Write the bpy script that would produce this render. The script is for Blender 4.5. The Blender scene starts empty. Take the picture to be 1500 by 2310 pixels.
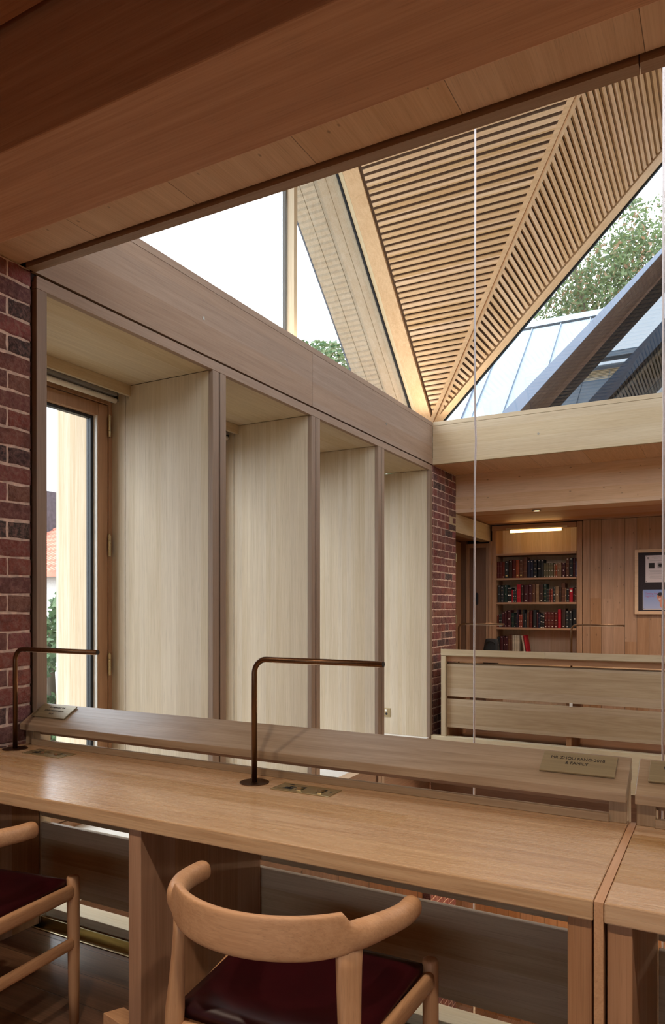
import bpy, bmesh, math, random
from mathutils import Vector, Matrix
random.seed(7)
PI = math.pi
SC = bpy.context.scene
COL = SC.collection

# ------------------------------------------------------------------ camera, world, sun, exposure
cam_d = bpy.data.cameras.new('camera'); cam = bpy.data.objects.new('camera', cam_d); COL.objects.link(cam)
cam.location = (0, 0, 1.30); cam.rotation_euler = (PI / 2, 0, math.radians(28.61))
cam_d.sensor_fit = 'HORIZONTAL'; cam_d.sensor_width = 36; cam_d.lens = 36 * 1628 / 1500
cam_d.shift_y = 214 / 1500; cam_d.clip_start = .02; cam_d.clip_end = 400
SC.camera = cam
SC.view_settings.view_transform = 'Standard'; SC.view_settings.look = 'None'
SC.view_settings.gamma = 1; SC.view_settings.use_curve_mapping = False
SC.view_settings.exposure = 1.17
w = bpy.data.worlds.new('overcast_sky'); SC.world = w; w.use_nodes = True
nt = w.node_tree; nt.nodes.clear()
wo = nt.nodes.new('ShaderNodeOutputWorld'); bg = nt.nodes.new('ShaderNodeBackground')
tc = nt.nodes.new('ShaderNodeTexCoord'); sep = nt.nodes.new('ShaderNodeSeparateXYZ')
rp = nt.nodes.new('ShaderNodeValToRGB'); nz = nt.nodes.new('ShaderNodeTexNoise'); mx = nt.nodes.new('ShaderNodeMix'); mx.data_type = 'RGBA'
nt.links.new(tc.outputs['Generated'], sep.inputs[0]); nt.links.new(sep.outputs['Z'], rp.inputs[0])
rp.color_ramp.elements[0].position = 0.0; rp.color_ramp.elements[0].color = (.80, .88, .95, 1)
rp.color_ramp.elements[1].position = .9; rp.color_ramp.elements[1].color = (.78, .90, 1.0, 1)
nt.links.new(tc.outputs['Generated'], nz.inputs['Vector']); nz.inputs['Scale'].default_value = 2.2; nz.inputs['Detail'].default_value = 5
nt.links.new(nz.outputs['Fac'], mx.inputs[0]); nt.links.new(rp.outputs[0], mx.inputs[6]); mx.inputs[7].default_value = (.97, .98, 1, 1)
nt.links.new(mx.outputs[2], bg.inputs[0]); bg.inputs[1].default_value = 2.6
nt.links.new(bg.outputs[0], wo.inputs[0])
SC.cycles.use_denoising = True
SC.cycles.max_bounces = 14; SC.cycles.diffuse_bounces = 8; SC.cycles.glossy_bounces = 4
SC.cycles.transparent_max_bounces = 16; SC.cycles.transmission_bounces = 6
SC.cycles.caustics_reflective = False; SC.cycles.caustics_refractive = False
SC.cycles.sample_clamp_indirect = 4

sd = bpy.data.lights.new('hazy_sun', 'SUN'); sd.energy = 1.2; sd.angle = math.radians(40); sd.color = (1, .97, .92)
so = bpy.data.objects.new('hazy_sun', sd); COL.objects.link(so); so.location = (-4, -6, 14)
so.rotation_euler = (math.radians(38), 0, math.radians(-35))

# ------------------------------------------------------------------ materials
def lin(c):
    return tuple(((v / 255) / 12.92 if v / 255 <= .04045 else ((v / 255 + .055) / 1.055) ** 2.4) for v in c) + (1,)

class NB:
    def __init__(s, name):
        s.m = bpy.data.materials.new(name); s.m.use_nodes = True; s.t = s.m.node_tree; s.t.nodes.clear()
        s.out = s.n('ShaderNodeOutputMaterial')
    def n(s, kind, **kw):
        x = s.t.nodes.new(kind)
        for k, v in kw.items(): setattr(x, k, v)
        return x
    def l(s, a, b): s.t.links.new(a, b)
    def val(s, x, v):
        if hasattr(v, 'is_output') or isinstance(v, bpy.types.NodeSocket): s.l(v, x)
        else: x.default_value = v
    def math(s, op, a, b=0.0, c=None, clamp=False):
        x = s.n('ShaderNodeMath', operation=op, use_clamp=clamp); s.val(x.inputs[0], a); s.val(x.inputs[1], b)
        if c is not None: s.val(x.inputs[2], c)
        return x.outputs[0]
    def vmath(s, op, a, b):
        x = s.n('ShaderNodeVectorMath', operation=op); s.val(x.inputs[0], a); s.val(x.inputs[1], b); return x.outputs[0]
    def mix(s, f, a, b, mode='MIX'):
        x = s.n('ShaderNodeMix', data_type='RGBA', blend_type=mode); s.val(x.inputs[0], f); s.val(x.inputs[6], a); s.val(x.inputs[7], b); return x.outputs[2]
    def noise(s, vec, scale=1, detail=3, rough=.5, dist=0):
        x = s.n('ShaderNodeTexNoise'); s.l(vec, x.inputs['Vector']); x.inputs['Scale'].default_value = scale
        x.inputs['Detail'].default_value = detail; x.inputs['Roughness'].default_value = rough; x.inputs['Distortion'].default_value = dist
        return x.outputs['Fac']
    def ramp(s, f, stops):
        x = s.n('ShaderNodeMapRange'); s.val(x.inputs[0], f); (x.inputs[1].default_value, x.inputs[2].default_value, x.inputs[3].default_value, x.inputs[4].default_value) = stops
        return x.outputs[0]
    def bsdf(s, col, rough=.5, metal=0, bump=None, bstr=.2, bdist=.002, spec=.5, coat=0):
        p = s.n('ShaderNodeBsdfPrincipled'); s.val(p.inputs['Base Color'], col); s.val(p.inputs['Roughness'], rough)
        p.inputs['Metallic'].default_value = metal; p.inputs['Specular IOR Level'].default_value = spec
        p.inputs['Coat Weight'].default_value = coat
        if bump is not None:
            b = s.n('ShaderNodeBump'); b.inputs['Strength'].default_value = bstr; b.inputs['Distance'].default_value = bdist
            s.l(bump, b.inputs['Height']); s.l(b.outputs[0], p.inputs['Normal'])
        s.l(p.outputs[0], s.out.inputs[0]); return p

AX = {'x': 0, 'y': 1, 'z': 2}
TONES = {  # light, dark (sRGB), roughness
    'reveal': ((210, 196, 172), (190, 174, 148), .55),
    'fascia': ((166, 142, 123), (146, 122, 104), .55),
    'pale':   ((206, 190, 160), (188, 168, 136), .5),
    'post':   ((156, 133, 114), (134, 112, 94), .55),
    'board':  ((198, 178, 148), (174, 151, 121), .5),
    'spruce': ((222, 190, 158), (202, 166, 132), .6),
    'glulam': ((206, 158, 122), (182, 132, 97), .6),
    'desk':   ((210, 178, 137), (174, 137, 97), .21),
    'ledge':  ((174, 153, 126), (140, 117, 90), .28),
    'oakdark':((184, 143, 110), (156, 115, 82), .5),
    'slat':   ((234, 204, 164), (212, 176, 132), .55),
    'chair':  ((208, 165, 125), (184, 140, 100), .42),
    'walnut': ((134, 98, 74), (106, 74, 54), .5),
    'floor':  ((140, 106, 82), (104, 76, 56), .26),
    'ext':    ((212, 198, 174), (188, 166, 136), .7),
    'extbrown': ((116, 88, 70), (86, 62, 48), .6),
    'cream':  ((234, 222, 190), (222, 206, 168), .6),
}
_W = {}
def wood(tone, axis='x', strip=None, sw=.1, sv=.10, length=None, knots=0., figure=.35, groove=0., knorm='z'):
    """tone; grain axis; strip axis + width: glued laminations or boards across the grain"""
    key = (tone, axis, strip, sw, sv, length, knots, figure, groove, knorm)
    if key in _W: return _W[key]
    b = NB('wood_%s_%s' % (tone, axis)); c1, c2, rough = TONES[tone]
    tcn = b.n('ShaderNodeTexCoord'); oi = b.n('ShaderNodeObjectInfo')
    cb = b.n('ShaderNodeCombineXYZ')
    for i, k in enumerate((37.1, 51.7, 23.3)): b.l(b.math('MULTIPLY', oi.outputs['Random'], k), cb.inputs[i])
    sp = b.n('ShaderNodeSeparateXYZ'); b.l(tcn.outputs['Object'], sp.inputs[0])
    seed = None; gr = None
    if strip:
        q = b.math('DIVIDE', sp.outputs[AX[strip]], sw)
        seed = b.math('FLOOR', q)
        gr = b.math('ABSOLUTE', b.math('SUBTRACT', b.math('FRACT', q), .5))
        if length:
            off = b.n('ShaderNodeTexWhiteNoise', noise_dimensions='1D'); b.l(seed, off.inputs['W'])
            s2 = b.math('FLOOR', b.math('ADD', b.math('DIVIDE', sp.outputs[AX[axis]], length), b.math('MULTIPLY', off.outputs[0], 5)))
            seed = b.math('ADD', b.math('MULTIPLY', seed, 17.3), s2)
        wn = b.n('ShaderNodeTexWhiteNoise', noise_dimensions='1D'); b.l(b.math('ADD', seed, b.math('MULTIPLY', oi.outputs['Random'], 91)), wn.inputs['W'])
        sc2 = b.n('ShaderNodeVectorMath', operation='SCALE'); b.l(wn.outputs['Color'], sc2.inputs[0]); sc2.inputs['Scale'].default_value = 13
        base = b.vmath('ADD', tcn.outputs['Object'], sc2.outputs[0])
    else: base = tcn.outputs['Object']
    base = b.vmath('ADD', base, cb.outputs[0])
    def stretch(al, ac):
        v = [ac, ac, ac]; v[AX[axis]] = al
        return b.vmath('MULTIPLY', base, tuple(v))
    fine = b.noise(stretch(3, 170), 1, 2, .6)
    mid = b.noise(stretch(.9, 26), 1, 3, .55, .3)
    broad = b.noise(stretch(.45, 4.2), 1, 2, .5, .6)
    rings = b.math('SINE', b.math('MULTIPLY', b.noise(stretch(.55, 5.5), 1, 1, .4, .2), 75))
    rings = b.math('MULTIPLY', b.math('ADD', rings, 1), .5)
    f = b.math('ADD', b.math('MULTIPLY', b.ramp(fine, (.38, .62, 0, 1)), .36), b.math('MULTIPLY', b.ramp(mid, (.36, .64, 0, 1)), .40))
    f = b.math('ADD', f, b.math('MULTIPLY', b.ramp(broad, (.35, .65, 0, 1)), .25))
    f = b.math('ADD', f, b.math('MULTIPLY', rings, figure * .5))
    f = b.math('MULTIPLY', f, 1 / (.9 + figure * .5), clamp=True)
    col = b.mix(f, lin(c1), lin(c2))
    pores = b.ramp(b.noise(stretch(9, 330), 1, 1, .5), (.60, .70, 0, .18))
    col = b.mix(pores, col, lin(tuple(int(v * .6) for v in c2)))
    if strip and sv:
        k = b.math('ADD', 1 - sv, b.math('MULTIPLY', wn.outputs[0], 2 * sv))
        hs = b.n('ShaderNodeHueSaturation'); b.l(col, hs.inputs['Color']); b.l(k, hs.inputs['Value'])
        b.l(b.math('ADD', 1.12, b.math('MULTIPLY', wn.outputs[0], -.24)), hs.inputs['Saturation']); col = hs.outputs[0]
    if knots:
        oth = [q for q in 'xyz' if q not in (axis, knorm)][0]
        kc = b.n('ShaderNodeCombineXYZ'); b.l(b.math('MULTIPLY', sp.outputs[AX[axis]], 4.6), kc.inputs[0]); b.l(b.math('ADD', b.math('MULTIPLY', sp.outputs[AX[oth]], 8.5), b.math('MULTIPLY', oi.outputs['Random'], 40)), kc.inputs[1])
        vo = b.n('ShaderNodeTexVoronoi', voronoi_dimensions='2D'); b.l(kc.outputs[0], vo.inputs['Vector']); vo.inputs['Scale'].default_value = knots
        cs = b.n('ShaderNodeSeparateXYZ'); b.l(vo.outputs['Color'], cs.inputs[0])
        rad = b.math('MULTIPLY', b.ramp(cs.outputs[0], (.45, 1, 0, 1)), .06)
        kk = b.ramp(b.math('SUBTRACT', vo.outputs['Distance'], rad), (-.02, .03, 1, 0))
        kk = b.math('MULTIPLY', kk, b.math('GREATER_THAN', cs.outputs[0], .66))
        col = b.mix(b.math('MULTIPLY', kk, .55), col, lin(tuple(int(v * .45) for v in c2)))
    hgt = fine
    if groove and strip:
        g = b.ramp(gr, (.5 - groove / sw, .5 - groove / sw * .4, 0, 1))
        col = b.mix(b.math('MULTIPLY', g, .75), col, lin(tuple(int(v * .3) for v in c2)))
        hgt = b.math('SUBTRACT', b.math('MULTIPLY', fine, .3), b.math('MULTIPLY', g, 1.5))
    b.bsdf(col, b.math('ADD', rough, b.math('MULTIPLY', fine, .12)), 0, hgt, .25, .0012)
    _W[key] = b.m; return b.m

def plain(name, c, rough=.5, metal=0, var=.0, scale=20, coat=0, spec=.5, bump=0):
    b = NB(name); col = lin(c); nzz = None
    tcn = b.n('ShaderNodeTexCoord')
    nzz = b.noise(tcn.outputs['Object'], scale, 3)
    d = tuple(int(v * (1 - var)) for v in c)
    col = b.mix(b.ramp(nzz, (.3, .7, 0, 1)), lin(c), lin(d))
    b.bsdf(col, rough, metal, nzz if bump else None, bump, .002, spec, coat); return b.m
def brushed(name, c, rough=.35, axis=0, metal=1.0):
    b = NB(name); tcn = b.n('ShaderNodeTexCoord'); v = [160, 160, 160]; v[axis] = 3
    f = b.noise(b.vmath('MULTIPLY', tcn.outputs['Object'], tuple(v)), 1, 2)
    b.bsdf(b.mix(f, lin(c), lin(tuple(int(x * .82) for x in c))), b.math('ADD', rough - .08, b.math('MULTIPLY', f, .16)), metal); return b.m
def glass_mat(name, tint=(.97, .985, 1), f0=.04):
    b = NB(name); tr = b.n('ShaderNodeBsdfTransparent'); tr.inputs[0].default_value = tint + (1,)
    gl = b.n('ShaderNodeBsdfGlossy'); gl.inputs['Roughness'].default_value = .0; gl.inputs['Color'].default_value = (1, 1, 1, 1)
    ge = b.n('ShaderNodeNewGeometry'); dt = b.n('ShaderNodeVectorMath', operation='DOT_PRODUCT'); b.l(ge.outputs['Normal'], dt.inputs[0]); b.l(ge.outputs['Incoming'], dt.inputs[1])
    c1 = b.math('SUBTRACT', 1.0, b.math('ABSOLUTE', dt.outputs['Value']), clamp=True)
    fr = b.math('ADD', f0, b.math('MULTIPLY', b.math('POWER', c1, 5.0), 1 - f0))
    mxx = b.n('ShaderNodeMixShader'); b.l(fr, mxx.inputs[0]); b.l(tr.outputs[0], mxx.inputs[1]); b.l(gl.outputs[0], mxx.inputs[2])
    b.l(mxx.outputs[0], b.out.inputs[0]); return b.m
def emit(name, c, s):
    b = NB(name); e = b.n('ShaderNodeEmission'); e.inputs[0].default_value = lin(c); e.inputs[1].default_value = s; b.l(e.outputs[0], b.out.inputs[0]); return b.m

M = {}
M['brass'] = brushed('satin_brass', (226, 210, 168), .3)
M['plaque'] = brushed('aged_brass_plate', (170, 156, 122), .42, 0, .4)
M['plate'] = brushed('socket_brass', (198, 182, 138), .25, 0, .6)
M['lampbrass'] = brushed('dark_bronze_tube', (122, 92, 68), .34, 2)
M['steel'] = brushed('dull_steel', (170, 165, 155), .4)
M['black'] = plain('black_rubber', (22, 24, 28), .5)
M['recess'] = plain('dark_recess', (40, 24, 18), .9)
M['backing'] = plain('dark_acoustic_felt', (106, 86, 70), .95, var=.1)
M['white'] = plain('white_paint_and_glare', (236, 232, 224), .5, var=.03)
M['cream'] = wood('cream', 'y')
M['mortar'] = plain('lime_mortar', (236, 206, 188), .95, var=.22, scale=40, bump=.6)
M['leather'] = plain('burgundy_leather', (54, 5, 14), .42, var=.25, scale=7, bump=.05)
M['cable'] = plain('pale_fabric_cable', (228, 218, 216), .6, var=.08, scale=300)
M['zinc'] = plain('standing_seam_zinc', (106, 120, 134), .42, .0, var=.05, scale=3)
M['zincdark'] = plain('zinc_edge', (104, 114, 130), .45, .0, var=.05, scale=3)
M['glass'] = glass_mat('window_glass')
M['glassblue'] = glass_mat('sky_tint_roof_glass', (.22, .40, .50), .13)  # blue tint stands in for sky mirrored in the neighbouring panes
M['blind'] = plain('grey_blind_cassette', (120, 116, 112), .5)
M['blindtube'] = plain('off_white_blind', (214, 204, 186), .5)
M['felt'] = plain('charcoal_felt', (58, 50, 54), .95, var=.12, scale=90)
M['paper'] = plain('white_paper', (220, 208, 210), .8)
M['ink'] = plain('dark_ink', (38, 30, 28), .7)
M['greyink'] = plain('grey_ink', (150, 140, 142), .7)
M['bag'] = plain('black_nylon', (16, 14, 16), .7, var=.3, scale=30)
M['bark'] = plain('tree_bark', (92, 78, 62), .9, var=.3, scale=6)
M['tile'] = plain('red_clay_tile', (196, 120, 98), .8, var=.2, scale=3)
M['slate'] = plain('dark_chimney_brick', (80, 72, 78), .9, var=.3, scale=9)
M['render'] = plain('pale_render', (200, 196, 190), .9, var=.08)
M['ground'] = plain('gravel_ground', (120, 116, 104), .95, var=.2, scale=4)
M['tubelight'] = emit('warm_strip_light', (255, 214, 140), 4.5)
M['bulb'] = emit('warm_globe', (255, 214, 160), 9)
M['downlight'] = emit('warm_downlight_lens', (255, 205, 150), 2)
M['led'] = plain('frosted_diffuser', (230, 215, 190), .4)

def brick_mat():
    b = NB('handmade_red_brick'); at = b.n('ShaderNodeAttribute'); at.attribute_name = 'col'
    tcn = b.n('ShaderNodeTexCoord'); f = b.noise(tcn.outputs['Object'], 55, 5, .7); g = b.noise(tcn.outputs['Object'], 14, 3, .6)
    c = b.mix(b.ramp(f, (.42, .62, 0, .6)), at.outputs['Color'], lin((158, 120, 110)))
    c = b.mix(b.ramp(g, (.50, .64, 0, .38)), c, lin((66, 34, 34)))
    b.bsdf(c, .9, 0, b.math('ADD', f, g), 1.0, .012); return b.m
M['brick'] = brick_mat()
def leaf_mat(name, a, c, d):
    b = NB(name); at = b.n('ShaderNodeAttribute'); at.attribute_name = 'col'
    s = b.n('ShaderNodeSeparateXYZ'); b.l(at.outputs['Vector'], s.inputs[0])
    col = b.mix(b.ramp(s.outputs[0], (0, .75, 0, 1)), lin(a), lin(c)); col = b.mix(b.ramp(s.outputs[0], (.85, .9, 0, 1)), col, lin(d))
    p = b.bsdf(col, .6); p.inputs['Subsurface Weight'].default_value = 0
    tl = b.n('ShaderNodeBsdfTranslucent'); b.l(col, tl.inputs[0]); ms = b.n('ShaderNodeMixShader'); ms.inputs[0].default_value = .45
    b.l(p.outputs[0], ms.inputs[1]); b.l(tl.outputs[0], ms.inputs[2]); b.l(ms.outputs[0], b.out.inputs[0]); return b.m
M['leaf'] = leaf_mat('autumn_leaves', (66, 84, 54), (102, 118, 76), (134, 106, 80))
M['leaf2'] = leaf_mat('glossy_green_leaves', (44, 72, 44), (84, 112, 72), (120, 142, 104))
def rnd_mat(name, c, r=.6): return plain(name, c, r, var=.25, scale=12, spec=.3)

# ------------------------------------------------------------------ mesh building
class MB:
    def __init__(s): s.v = []; s.f = []; s.c = []
    def quad(s, *p):
        n = len(s.v); s.v += [tuple(q) for q in p]; s.f.append(tuple(range(n, n + len(p)))); return s
    def box(s, x0, x1, y0, y1, z0, z1):
        n = len(s.v)
        s.v += [(x0, y0, z0), (x1, y0, z0), (x1, y1, z0), (x0, y1, z0), (x0, y0, z1), (x1, y0, z1), (x1, y1, z1), (x0, y1, z1)]
        s.f += [tuple(n + i for i in q) for q in ((0, 3, 2, 1), (4, 5, 6, 7), (0, 1, 5, 4), (1, 2, 6, 5), (2, 3, 7, 6), (3, 0, 4, 7))]; return s
    def hexa(s, bot, top):  # two loops of n points
        n = len(s.v); k = len(bot); s.v += [tuple(p) for p in bot] + [tuple(p) for p in top]
        s.f.append(tuple(n + i for i in reversed(range(k)))); s.f.append(tuple(n + k + i for i in range(k)))
        for i in range(k): j = (i + 1) % k; s.f.append((n + i, n + j, n + k + j, n + k + i))
        return s
    def loft(s, rings, cap=True):
        n = len(s.v); k = len(rings[0])
        for r in rings: s.v += [tuple(p) for p in r]
        for a in range(len(rings) - 1):
            for i in range(k):
                j = (i + 1) % k; s.f.append((n + a * k + i, n + a * k + j, n + (a + 1) * k + j, n + (a + 1) * k + i))
        if cap:
            s.f.append(tuple(n + i for i in reversed(range(k)))); m = n + (len(rings) - 1) * k; s.f.append(tuple(m + i for i in range(k)))
        return s
    def tube(s, path, r, k=14):
        P = [Vector(p) for p in path]; rings = []; up = None
        for i, p in enumerate(P):
            t = (P[min(i + 1, len(P) - 1)] - P[max(i - 1, 0)]).normalized()
            if up is None: up = Vector((0, 1, 0)) if abs(t.y) < .9 else Vector((1, 0, 0))
            a = t.cross(up).normalized(); up = a.cross(t).normalized(); rr = r[i] if isinstance(r, (list, tuple)) else r
            rings.append([p + a * math.cos(2 * PI * q / k) * rr + up * math.sin(2 * PI * q / k) * rr for q in range(k)])
        return s.loft(rings)
    def cyl(s, c, r, h, k=24, axis='z'):
        c = Vector(c); d = {'x': Vector((1, 0, 0)), 'y': Vector((0, 1, 0)), 'z': Vector((0, 0, 1))}[axis]
        return s.tube([c, c + d * h], r, k)
OFF = {}
def off(o): return OFF.get(o.name, Vector((0, 0, 0)))
def link(name, mb, mat, parent=None, bevel=0, smooth=False, local=False, sub=0, base=None):
    me = bpy.data.meshes.new(name)
    o = bpy.data.objects.new(name, me)
    shift = Vector((0, 0, 0))
    if parent is not None:
        if not local: shift = off(parent)
        OFF[o.name] = off(parent) if not local else Vector((0, 0, 0))
    elif base is not None:
        shift = Vector(base); o.location = shift; OFF[o.name] = shift
    me.from_pydata([(v[0] - shift.x, v[1] - shift.y, v[2] - shift.z) for v in mb.v], [], mb.f)
    bm = bmesh.new(); bm.from_mesh(me); bmesh.ops.recalc_face_normals(bm, faces=bm.faces)
    bm.to_mesh(me); bm.free()
    if mb.c:
        ca = me.color_attributes.new('col', 'FLOAT_COLOR', 'CORNER'); i = 0
        for pf, p in enumerate(me.polygons):
            for _ in p.loop_indices: ca.data[i].color = mb.c[pf]; i += 1
    me.materials.append(mat)
    if smooth:
        for p in me.polygons: p.use_smooth = True
    COL.objects.link(o)
    if parent is not None: o.parent = parent
    if bevel:
        b = o.modifiers.new('bevel', 'BEVEL'); b.width = bevel; b.segments = 2; b.limit_method = 'ANGLE'; b.angle_limit = math.radians(35)
    if sub:
        b = o.modifiers.new('sub', 'SUBSURF'); b.levels = sub; b.render_levels = sub
    return o
def tag(o, label=None, cat=None, group=None, kind=None):
    if label: o['label'] = label
    if cat: o['category'] = cat
    if group: o['group'] = group
    if kind: o['kind'] = kind
    return o
def thing(name, label, cat, loc=(0, 0, 0), rz=0, group=None, kind=None):
    o = bpy.data.objects.new(name, None); COL.objects.link(o); o.location = loc; o.rotation_euler = (0, 0, rz); o.empty_display_size = .1
    OFF[o.name] = Vector(loc); tag(o, label, cat, group, kind); return o
def structure(name, label, cat='room', loc=(0, 0, 0)): return thing(name, label, cat, loc, kind='structure')
def text_mesh(body, size, mat, parent, mtx, name='lettering', depth=.0004, align='CENTER', spacing=1.0):
    cu = bpy.data.curves.new('t', 'FONT'); cu.body = body; cu.size = size; cu.align_x = align; cu.align_y = 'CENTER'; cu.extrude = depth; cu.space_character = spacing
    t = bpy.data.objects.new('t', cu); COL.objects.link(t); dg = bpy.context.evaluated_depsgraph_get(); dg.update()
    me = bpy.data.meshes.new_from_object(t.evaluated_get(dg)); bpy.data.objects.remove(t)
    me.transform(mtx); me.materials.clear(); me.materials.append(mat)
    o = bpy.data.objects.new(name, me); COL.objects.link(o); o.parent = parent; OFF[o.name] = off(parent); return o

# ------------------------------------------------------------------ key dimensions
FX = -2.52            # left face of the void
BX = -2.54            # brick face
CX, CY, H = -.18, 4.35, 2.34   # centre of the roof lantern and half span
RZ = 5.46             # underside of the ridges
RIGHT = 2 * CX - FX   # 2.16

# ------------------------------------------------------------------ bricks
def brick_face(mb, face, a0, a1, z0, z1, pos, out, seed):
    """face 'x': bricks in a Y-Z plane at x=pos facing out; face 'y': in an X-Z plane"""
    rg = random.Random(seed); ch = .075; zz = z0; row = 0
    while zz < z1 - .02:
        top = min(zz + ch - .011, z1)
        a = a1; k = row % 2
        seq = [.215, .1025] if k == 0 else [.1025, .215]
        if k == 0 and seed % 2: seq = [.215, .1025]
        i = 0
        while a > a0 + .01:
            L = seq[i % 2]; i += 1; b0 = max(a - L, a0); j = lambda s=.0022: rg.uniform(-s, s)
            d = .0055 + rg.uniform(-.002, .002)
            pts = []
            nn = 5 if L > .15 else 3
            for q in range(nn): pts.append((b0 + (a - b0) * q / nn + (j(.002) if q else 0), zz + j(.0032)))
            pts += [(a + j(), zz + j(.003)), (a + j(.003), (zz + top) / 2 + j())]
            for q in range(nn): pts.append((a - (a - b0) * q / nn, top + j(.0032)))
            pts += [(b0 + j(), top + j(.003)), (b0 + j(.003), (zz + top) / 2 + j())]
            n0 = len(mb.f)
            mid = []
            ins = .006
            ca = (b0 + a) / 2; cz = (zz + top) / 2
            outer = [(pa, pz) for pa, pz in pts]; inner = [(pa + (ins if pa < ca else -ins), pz + (ins if pz < cz else -ins)) for pa, pz in pts]
            def P(pa, pz, dd): return (pos + out * dd, pa, pz) if face == 'x' else (pa, pos + out * dd, pz)
            mb.hexa([P(pa, pz, -.004) for pa, pz in outer], [P(pa, pz, d * .55) for pa, pz in outer])
            mb.hexa([P(pa, pz, d * .55) for pa, pz in outer], [P(pa, pz, d) for pa, pz in inner])
            r = rg.random()
            if r < .55: c = (rg.uniform(122, 146), rg.uniform(74, 88), rg.uniform(70, 82))
            elif r < .78: c = (rg.uniform(104, 120), rg.uniform(68, 78), rg.uniform(68, 78))
            elif r < .92: c = (rg.uniform(128, 142), rg.uniform(70, 78), rg.uniform(62, 68))
            else: c = (rg.uniform(62, 78), rg.uniform(54, 60), rg.uniform(56, 60))
            mb.c += [lin(c)] * (len(mb.f) - n0)
            a = b0 - .011
        zz += ch; row += 1
def brick_pier(parent, y0, y1, x0, x1, z0, z1, seed):
    m = MB(); m.box(x0 + .004, x1 + .0015, y0 - .001, y1 - .001, z0, z1); m.c = [lin((176, 142, 124))] * 6
    o = link('brick_pier', m, M['mortar'], parent)
    b = MB(); brick_face(b, 'x', y0, y1, z0 + .005, z1, x1, 1, seed); brick_face(b, 'y', x0, x1, z0 + .005, z1, y0, -1, seed + 4)
    q = MB(); brick_face(b, 'y', x0, x1, z0 + .005, z1, y1, 1, seed + 7)
    link('brickwork', b, M['brick'], o); return o

# ------------------------------------------------------------------ left wall with its bays
WL = structure('wall_left', 'wall of deep timber window bays between brick piers, at the left of the void', 'wall', (FX, 4.35, 0))
brick_pier(WL, 1.30, 2.03, -2.93, BX, -3, 2.70, 3)
brick_pier(WL, 6.665, 7.40, -2.93, BX, -3, 2.70, 10)
PC = [3.284, 4.377, 5.47]
Z0, ZS = .035, 2.627
edges = [(2.10, PC[0] - .06), (PC[0] + .06, PC[1] - .06), (PC[1] + .06, PC[2] - .06), (PC[2] + .06, 6.591)]
rev = lambda: wood('reveal', 'z', 'x', .042, .035, None, 0, .12)
postm = wood('post', 'z', None, knots=0, figure=.2)
def reveal(y0, y1):
    link('reveal_panel', MB().box(-3.18, FX - .0325, y0, y1, Z0, ZS), rev(), WL)
    link('reveal_panel', MB().box(-3.345, -3.184, y0, y1, Z0, ZS), rev(), WL)
    link('post_edge', MB().box(FX - .032, FX, y0, y1, Z0 - .4, ZS), postm, WL, bevel=.0015)
for c in PC:
    reveal(c - .06, c - .006); reveal(c + .006, c + .06)
    link('post_core', MB().box(-3.34, FX - .02, c - .0058, c + .0058, Z0 - .4, ZS), M['recess'], WL)
reveal(2.048, 2.10); reveal(6.591, 6.648)
link('post_core', MB().box(-3.34, FX - .03, 2.031, 2.047, Z0 - .4, ZS), M['recess'], WL)
link('post_core', MB().box(-3.34, FX - .03, 6.649, 6.664, Z0 - .4, ZS), M['recess'], WL)
for a, b_ in edges:
    link('bay_soffit', MB().box(-3.345, FX - .032, a, b_, 2.63, 2.67), wood('pale', 'y', 'x', .16, .03), WL)
    link('window_ledge', MB().box(-3.345, FX - .01, a, b_, -.01, .034), M['white'], WL)  # white puts the strong window light into the ledge colour
    link('pelmet_board', MB().box(-3.158, -3.137, a + .001, b_ - .001, 2.565, 2.629), wood('pale', 'y'), WL, bevel=.001)
link('head_rail', MB().box(FX - .032, FX, 2.048, 6.648, 2.628, 2.680), wood('fascia', 'y'), WL, bevel=.0015)
link('groove_backing', MB().box(FX - .06, FX - .02, 2.035, 6.66, 2.66, 3.07), M['recess'], WL)
sj = 4.33
link('wall_beam', MB().box(FX - .045, FX, 2.035, sj, 2.691, 3.062), wood('fascia', 'y', 'z', .13, .02, None, 0, .3), WL)
link('wall_beam', MB().box(FX - .045, FX, sj + .003, 6.66, 2.691, 3.062), wood('fascia', 'y', 'z', .13, .02, None, 0, .3), WL)
link('sill_cap', MB().box(FX - .34, FX - .001, 1.99, 6.70, 3.065, 3.105), wood('fascia', 'y'), WL, bevel=.002)
link('wall_infill', MB().box(-3.34, FX - .062, 1.9, 6.8, 2.675, 3.064), M['recess'], WL)
for yy, zz in ((3.14, 2.885), (5.57, 2.845)):
    link('screw_cap', MB().cyl((FX - .001, yy, zz), .010, .0025, 16, 'x'), M['steel'], WL)
# below the ledges
link('lower_panel', MB().box(-2.60, -2.535, 2.035, 6.66, -.16, -.012), wood('walnut', 'y'), WL)
link('lower_panel', MB().box(-2.62, -2.545, 2.035, 6.66, -.5, -.166), wood('walnut', 'y', 'y', 1.09, .04), WL)
link('lower_wall', MB().box(-3.0, -2.62, 1.5, 7.2, -3, -.5), wood('walnut', 'z', 'y', .545, .05, groove=.012), WL)
link('wall_board', MB().box(-2.9, BX, -2.2, 1.298, -.1, 2.75), wood('oakdark', 'z', 'y', .125, .06, groove=.004), WL)
link('socket_plate', MB().box(-3.02, -2.935, 6.586, 6.590, .20, .29), M['brass'], WL, bevel=.001)
sp_ = bpy.data.objects['socket_plate']; sp_['label'] = 'brass socket plate low on the last reveal'
link('rocker', MB().box(-2.995, -2.975, 6.583, 6.586, .255, .275), M['white'], sp_)
link('socket_hole', MB().cyl((-2.978, 6.584, .232), .012, .002, 16, 'y'), M['black'], sp_)

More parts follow.
